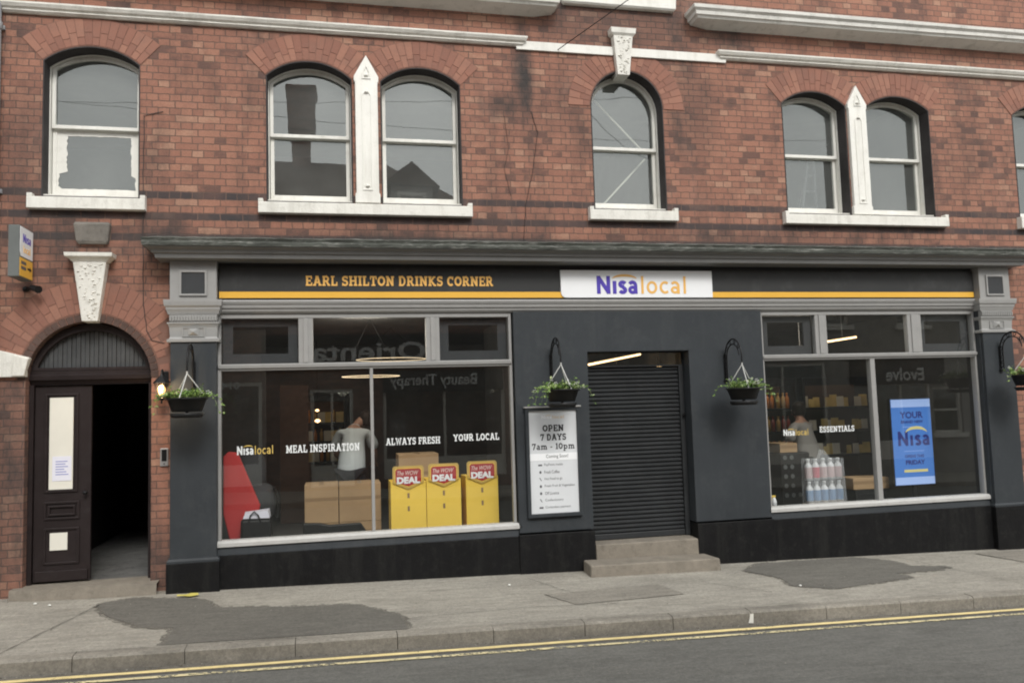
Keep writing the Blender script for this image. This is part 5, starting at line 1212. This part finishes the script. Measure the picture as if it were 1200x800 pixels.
t = thing('ring_light', 'thin round hoop light hanging behind the left window mullion', 'ring light', (.50, 1.8, 2.24), 'hoop lights'); MB().tube([(.50+.37*math.cos(R(a)), 1.8+.30*math.sin(R(a)), 2.24) for a in range(0, 361, 12)], .0035, 6, caps=False).build('hoop', M['ringlight'], t); MB().tube([(.5, 1.8, 2.99), (.87, 1.8, 2.25)], .002, 4).tube([(.5, 1.8, 2.99), (.13, 1.8, 2.25)], .002, 4).build('suspension', M['iron'], t)
t = thing('ring_light', 'second hoop light hanging behind the middle upper light of the left window', 'ring light', (.85, 3.0, 2.53), 'hoop lights'); MB().tube([(.85+.5*math.cos(R(a)), 3.0+.4*math.sin(R(a)), 2.53) for a in range(0, 361, 12)], .0035, 6, caps=False).build('hoop', M['ringlight'], t); MB().tube([(.85, 3.0, 2.99), (1.35, 3.0, 2.54)], .002, 4).tube([(.85, 3.0, 2.99), (.35, 3.0, 2.54)], .002, 4).build('suspension', M['iron'], t)
for z, y, s, lab in ((1.83, 5.0, .035, 'upper small glowing pendant far back in the left window'), (1.655, 5.2, .05, 'lower orange glowing pendant far back in the left window')):
    t = thing('pendant_lamp', lab, 'pendant lamp', (-.24, y, z)); MB().lathe((-.24, y, z), [(0, -s*.6), (s, 0), (s*.6, s*.5), (0, s*.7)], 12).build('bulb', M['bulb'], t); MB().tube([(-.24, y, z+s*.6), (-.24, y, 2.99)], .004, 5).build('flex', M['iron'], t)
for i, (x, y) in enumerate(((.4, 1.55), (6.3, 1.5))):  # unseen fill lamps added to brighten the man and the window goods
    ld = bpy.data.lights.new('interior_fill', 'POINT'); ld.energy = (16, 9)[i]; ld.color = (1, .9, .75); ld.shadow_soft_size = .3
    lo = bpy.data.objects.new('interior_fill', ld); col.objects.link(lo); lo.location = (x, y, 2.7)
for a, b, lab in (((3.20, .42, 5.56), (3.82, .42, 4.93), 'pale diagonal batten behind the upper pane of the round headed window'), ((3.28, .42, 4.22), (3.86, .42, 4.82), 'pale diagonal batten behind the lower pane of the round headed window')):
    prop(MB().tube([a, b], .014, 4).build('batten', M['paper']), lab, 'batten')
# stepladder in the upstairs room
t = thing('step_ladder', 'pale aluminium stepladder standing behind the right hand upper window', 'stepladder', (6.45, .95, 3.72))
al = M['steel']
def rail(a, b, n='rail'): MB().tube([a, b], .018, 6).build(n, M['pipe'], t)
rail((6.12, .75, 3.73), (6.47, .95, 5.05)); rail((6.42, .75, 3.73), (6.56, .95, 5.05)) ; rail((6.30, 1.35, 3.73), (6.50, 1.0, 5.0)); rail((6.82, 1.3, 3.73), (6.58, 1.0, 4.95))
for k in range(5): f = .12+.18*k; rail((6.12+.35*f, .75+.2*f, 3.73+1.32*f), (6.42+.14*f, .75+.2*f, 3.73+1.32*f), 'step')
MB().box(6.44, 6.60, .92, 1.04, 5.05, 5.07).build('top_plate', M['pipe'], t)

# ------------------------------------------------------------------ people inside the shop
def skin(name, verts, edges, radii, mat, parent, sub=2, branch=.3):
    me = bpy.data.meshes.new(name); off = wloc(parent) if parent else Vector((0, 0, 0))
    me.from_pydata([tuple(Vector(v)-off) for v in verts], edges, []); o = bpy.data.objects.new(name, me); col.objects.link(o); o.parent = parent
    sk = o.modifiers.new('skin', 'SKIN'); sk.branch_smoothing = branch; sk.use_smooth_shade = True
    if not me.skin_vertices: me.attributes  # layer is created with the modifier
    for i, r in enumerate(radii):
        v = me.skin_vertices[0].data[i]; v.radius = r if isinstance(r, tuple) else (r, r); v.use_root = (i == 0)
    s = o.modifiers.new('sub', 'SUBSURF'); s.levels = sub; s.render_levels = sub
    me.materials.append(mat); return o
def ensure_skin(o): pass
def person(x, y, z, label, shirt, lean=.2, turn=0.0, armout=0.0, short=True, hx_=0.0, hz_=0.0):
    t = thing('person', label, 'person', (x, y, z), None)
    ca, sa = math.cos(turn), math.sin(turn)
    def W(px, py, pz): return (x+px*ca-py*sa, y+px*sa+py*ca, z+pz)
    l = lean
    J = {'pel': (0, 0, .93), 'wai': (0, l*.25, 1.08), 'che': (0, l*.6, 1.28), 'upc': (0, l*.9, 1.42), 'nek': (.01, l*1.15, 1.50-l*.06), 'hed': (.03+hx_*.7, l*1.5, 1.60-l*.32+hz_), 'top': (.05+hx_, l*1.75, 1.70-l*.52+hz_),
         'sl': (-.17, l*.9, 1.39), 'el': (-.25-armout, l*.9+.06, 1.12), 'wl': (-.20, l*.9+.33, 1.0), 'pl': (-.18, l*.9+.40, .98),
         'sr': (.17, l*.9, 1.39), 'er': (.27+armout, l*.9+.06, 1.12), 'wr': (.24, l*.9+.30, .98), 'pr': (.22, l*.9+.38, .96),
         'hl': (-.10, 0, .88), 'kl': (-.11, .04, .48), 'al': (-.12, -.02, .08), 'tl': (-.13, .14, .03),
         'hr': (.10, 0, .88), 'kr': (.11, .04, .48), 'ar': (.12, -.02, .08), 'tr': (.13, .14, .03)}
    rad = {'pel': (.15, .11), 'wai': (.14, .10), 'che': (.145, .10), 'upc': (.11, .075), 'nek': .05, 'hed': (.078, .09), 'top': (.075, .085), 'sl': .048, 'el': .045, 'wl': .028, 'pl': (.036, .02), 'sr': .048, 'er': .045, 'wr': .028, 'pr': (.036, .02),
           'hl': .088, 'kl': .058, 'al': .04, 'tl': .035, 'hr': .088, 'kr': .058, 'ar': .04, 'tr': .035}
    ks = list(J); E_ = [('pel','wai'),('wai','che'),('che','upc'),('upc','nek'),('nek','hed'),('hed','top'),('upc','sl'),('sl','el'),('el','wl'),('wl','pl'),('upc','sr'),('sr','er'),('er','wr'),('wr','pr'),('pel','hl'),('hl','kl'),('kl','al'),('al','tl'),('pel','hr'),('hr','kr'),('kr','ar'),('ar','tr')]
    V = [W(*J[k]) for k in ks]; R_ = [rad[k] for k in ks]; ed = [(ks.index(a), ks.index(b)) for a, b in E_]
    for s, pk in ((-1, 'pl'), (1, 'pr')):          # four fingers and a thumb on each hand
        p = J[pk]
        for f in range(5):
            if f < 4: a = (p[0]+(f-1.5)*.021, p[1]+.045, p[2]-.005); b = (a[0], a[1]+.035, a[2]-.018-.003*f); c = (b[0], b[1]+.018-(.004 if f in (0, 3) else 0), b[2]-.024)
            else: a = (p[0]-s*.042, p[1]+.005, p[2]-.004); b = (a[0]-s*.012, a[1]+.030, a[2]-.015); c = (b[0], b[1]+.02, b[2]-.012)
            i0 = len(V); V += [W(*a), W(*b), W(*c)]; R_ += [.0095, .0085, .007]; ed += [(ks.index(pk), i0), (i0, i0+1), (i0+1, i0+2)]
    skin('body', V, ed, R_, M['skin'], t)
    # shirt: trunk and short sleeves, a little larger than the body
    S = [(0, .0, .80), (0, .0, .92), (0, l*.25, 1.08), (0, l*.6, 1.28), (0, l*.9, 1.41), (.005, l*1.08, 1.475)]; sr = [(.19, .145), (.195, .15), (.195, .14), (.20, .145), (.175, .125), (.075, .07)]
    S += [(-.185, l*.9, 1.385), (-.235-armout*.6, l*.9+.03, 1.26), (-.255-armout, l*.9+.05, 1.15), (.185, l*.9, 1.385), (.24+armout*.6, l*.9+.03, 1.26), (.27+armout, l*.9+.05, 1.15)]; sr += [.09, .082, .074, .09, .082, .074]
    skin('shirt', [W(*v) for v in S], [(0, 1), (1, 2), (2, 3), (3, 4), (4, 5), (4, 6), (6, 7), (7, 8), (4, 9), (9, 10), (10, 11)], sr, shirt, t, branch=.9)
    P = [(0, 0, .95), (-.10, 0, .86), (-.11, .035, .48), (-.12, -.02, .10), (.10, 0, .86), (.11, .035, .48), (.12, -.02, .10)]
    skin('trousers', [W(*v) for v in P], [(0, 1), (1, 2), (2, 3), (0, 4), (4, 5), (5, 6)], [(.172, .13), .108, .075, .062, .108, .075, .062], M['trousers'], t)
    for s in (-.12, .12): skin('shoe', [W(s, -.05, .045), W(s, .05, .04), W(s*1.05, .16, .03)], [(0, 1), (1, 2)], [.045, .045, .035], M['iron'], t)
    hx, hy, hz = W(.04+hx_, l*1.60-.018, 1.665-l*.42+hz_)
    hm = MB(); prof = [(math.cos(R(a)), math.sin(R(a))) for a in range(-35, 91, 12)]; hm.lathe((0, 0, 0), [(max(0, p[0]), p[1]) for p in prof], 18)
    hm.v = [(hx+v[0]*.098, hy+v[1]*.112-.006, hz+v[2]*.115-(.03 if v[2] < 0 else 0)) for v in hm.v]; hm.build('hair', M['hair'], t, smooth_all=True)
    # face on the far side: nose, ears, eyes and mouth
    fy = l*1.60+.075; dz = .02-l*.42+hz_
    skin('face_feature', [W(.04+hx_, fy, 1.62+dz), W(.04+hx_, fy+.018, 1.60+dz)], [(0, 1)], [.012, .013], M['skin'], t, 1)
    for s in (-1, 1):
        a = W(.04+hx_+s*.086, l*1.5, 1.60+dz); MB().lathe(a, [(0, -.03), (.012, -.018), (.014, .005), (.010, .025), (0, .03)], 8).build('ear', M['skin'], t, smooth_all=True)
        a = W(.04+hx_+s*.032, fy+.0, 1.63+dz); MB().lathe(a, [(0, -.008), (.010, 0), (0, .008)], 8).build('eye', M['signwhite'], t, smooth_all=True)
    a = W(.04+hx_, fy-.002, 1.565+dz); MB().box(a[0]-.022, a[0]+.022, a[1]-.004, a[1]+.004, a[2]-.004, a[2]+.004).build('mouth', M['red'], t, bevel=.002)
    return t
person(.235, 1.95, FL-.09, 'man in a white shirt seen from behind bending beside the left window mullion', M['shirt'], lean=.34, turn=-.15, hx_=.10, hz_=.05)
bpy.data.objects['person'].location.z += .0
person(6.72, 1.75, FL-.2, 'dim figure in a grey shirt standing behind the can stack', M['greyshirt'], lean=.10, turn=.5)

# ------------------------------------------------------------------ the other side of the street (seen reflected in the glass)
def far_house(x0, x1, eave, ridge, label, wallm, wins, shop, gable=False, chim=None, hipl=0, hipr=0, texts=(), dorm=()):
    """built in a frame whose front faces -Y, then turned to face the photographed building"""
    w = x1-x0; t = thing('terraced_house', label, 'house', (0, 0, 0), 'houses across the street')
    zb = -.6; holes = [[(a, c), (b, c), (b, d), (a, d)] for a, b, c, d in wins] + [[(a, c), (b, c), (b, d), (a, d)] for a, b, c, d in shop]
    V, F = region([[(0, zb), (w, zb), (w, eave), (0, eave)]], holes); MB().solid(V, F, 0, .22).build('wall', wallm, t, local=True)
    MB().box(0, .2, .221, 7, zb, eave).box(w-.2, w, .221, 7, zb, eave).box(.201, w-.201, 6.8, 7, zb, eave).box(.201, w-.201, .9, 1.0, zb, eave).build('wall', wallm, t, local=True)
    rm = MB(); rm.add([(-.05, -.3, eave), (w+.05, -.3, eave), (w+.05, 7.2, eave), (-.05, 7.2, eave), (hipl, 3.3, ridge), (w-hipr, 3.3, ridge)], [(0, 1, 5, 4), (2, 3, 4, 5), (1, 2, 5), (3, 0, 4), (3, 2, 1, 0)]); rf = rm.build('roof', M['tile'], t, local=True)
    MB().box(-.02, w+.02, -.36, -.26, eave-.12, eave-.005).build('gutter_board', M['white'], t, local=True)
    for cx_, cw, cz in (chim or ()):
        c = MB().box(cx_-cw*.33, cx_+cw*.33, 2.95, 3.6, ridge-1.2, cz-1.45).loft(cx_-cw/2, cx_+cw/2, 2.9, [(cz-1.5, -.08), (cz-1.4, .0), (cz-.3, .0), (cz-.2, .05), (cz-.1, .03)], 1, yb=3.7).build('chimney', M['far_brick'], rf, local=True)
    for dx in dorm:
        d = MB().box(dx-.55, dx+.55, 1.1, 2.4, eave+.3, eave+1.7).build('dormer', M['render'], rf, local=True)
        d2 = MB().add([(dx-.75, .95, eave+1.7), (dx+.75, .95, eave+1.7), (dx, .95, eave+2.35), (dx-.75, 3.0, eave+1.7), (dx+.75, 3.0, eave+1.7), (dx, 3.0, eave+2.35)], [(0, 1, 2), (5, 4, 3), (0, 2, 5, 3), (2, 1, 4, 5), (1, 0, 3, 4)]).build('dormer_roof', M['tile'], rf, local=True)
        MB().ring([(dx-.38, eave+.6), (dx+.38, eave+.6), (dx+.38, eave+1.55), (dx-.38, eave+1.55)], [(dx-.3, eave+.68), (dx+.3, eave+.68), (dx+.3, eave+1.47), (dx-.3, eave+1.47)], 1.05, 1.09).box(dx-.02, dx+.02, 1.055, 1.085, eave+.681, eave+1.469).build('dormer_window', M['white'], rf, local=True)
    for a, b, c, d in wins:
        f = MB().ring([(a, c), (b, c), (b, d), (a, d)], [(a+.07, c+.07), (b-.07, c+.07), (b-.07, d-.07), (a+.07, d-.07)], .08, .16).box(a+.071, b-.071, .10, .15, (c+d)/2-.03, (c+d)/2+.03).build('window', M['white'], t, local=True)
        MB().add([(a+.07, .13, c+.07), (b-.07, .13, c+.07), (b-.07, .13, d-.07), (a+.07, .13, d-.07)], [(0, 1, 2, 3)]).build('pane', M['glass'], f, local=True)
        MB().box(a-.08, b+.08, -.08, .02, c-.12, c-.001).build('sill', M['white'], f, local=True)
    for a, b, c, d in shop:
        f = MB().ring([(a, c), (b, c), (b, d), (a, d)], [(a+.08, c+.5), (b-.08, c+.5), (b-.08, d-.08), (a+.08, d-.08)], .03, .12).box((a+b)/2-.03, (a+b)/2+.03, .04, .11, c+.501, d-.081).build('shop_window', M['white'], t, local=True)
        MB().add([(a+.08, .08, c+.5), (b-.08, .08, c+.5), (b-.08, .08, d-.08), (a+.08, .08, d-.08)], [(0, 1, 2, 3)]).build('pane', M['glass'], f, local=True)
    for s, a, b, c, d, m_, back in texts:
        if back: MB().box(back[0], back[1], -.06, -.002, back[2], back[3]).build('fascia', M[back[4]], t, local=True)
        btext(s, a, b, c, d, -.068 if back else -.012, M[m_], 'lettering', t, bold=.02, depth=.002)
    t.location = (x1, -11.0, -.15); t.rotation_euler = (0, 0, math.pi)
    return t
# house A: world x from -6 to 5.6 ; local x = 5.6 - world x
xa = 5.6
far_house(-6.0, xa, 6.2, 9.15, 'red brick house across the street with a tall chimney and a beauty shop', M['far_brick'],
          [(xa-3.9, xa-2.9, 4.3, 5.7), (xa-1.9, xa-.9, 4.3, 5.7), (xa+.6, xa+1.6, 4.3, 5.7), (xa+3.2, xa+4.2, 4.3, 5.7)],
          [(xa-4.2, xa-1.2, .3, 2.9), (xa-.5, xa+.5, .2, 2.5), (xa+1.6, xa+4.6, .3, 2.7)], chim=[(xa+.75, .78, 11.35)], hipl=4.0, hipr=3.6, dorm=[xa-2.15],
          texts=[('Oriental', xa-2.25, xa+.62, 3.16, 3.62, 'vinyl', (xa-4.4, xa+1.6, 3.02, 3.80, 'ink')), ('Beauty Therapy', xa-3.5, xa-1.38, 2.46, 2.80, 'vinyl', (xa-4.15, xa-1.2, 2.38, 2.9, 'ink')),
                 ('014', xa+2.1, xa+2.5, 2.55, 2.72, 'vinyl', None)])
xb = 19.5
far_house(5.6, xb, 5.4, 7.3, 'long low rendered shop across the street with a dark sign', M['render'],
          [(xb-17.46, xb-16.50, .85, 2.15), (xb-16.5, xb-15.5, 3.9, 4.9), (xb-14, xb-13, 3.9, 4.9), (xb-11, xb-10, 3.9, 4.9), (xb-8, xb-7, 3.9, 4.9)],
          [(xb-16.44, xb-14.6, .2, 2.32), (xb-13.2, xb-10.6, .2, 2.9), (xb-9.5, xb-6.6, .2, 2.9)], hipl=1, hipr=1,
          texts=[('Evolve', xb-16.2, xb-15.0, 2.34, 2.70, 'vinyl', (xb-16.9, xb-13.9, 2.25, 2.95, 'ink'))])
far_house(-17, -6.0, 5.3, 7.2, 'low brick shop across the street with plain windows', M['far_brick'],
          [(1, 2, 3.8, 4.9), (4, 5, 3.8, 4.9), (7.5, 8.5, 3.8, 4.9)], [(1, 4, .2, 2.6), (6, 9, .2, 2.6)], hipl=1, hipr=1)
for o in list(bpy.data.objects):
    if o.type == 'MESH' and o.parent is None and 'label' not in o and 'kind' not in o: print('UNLABELLED', o.name)
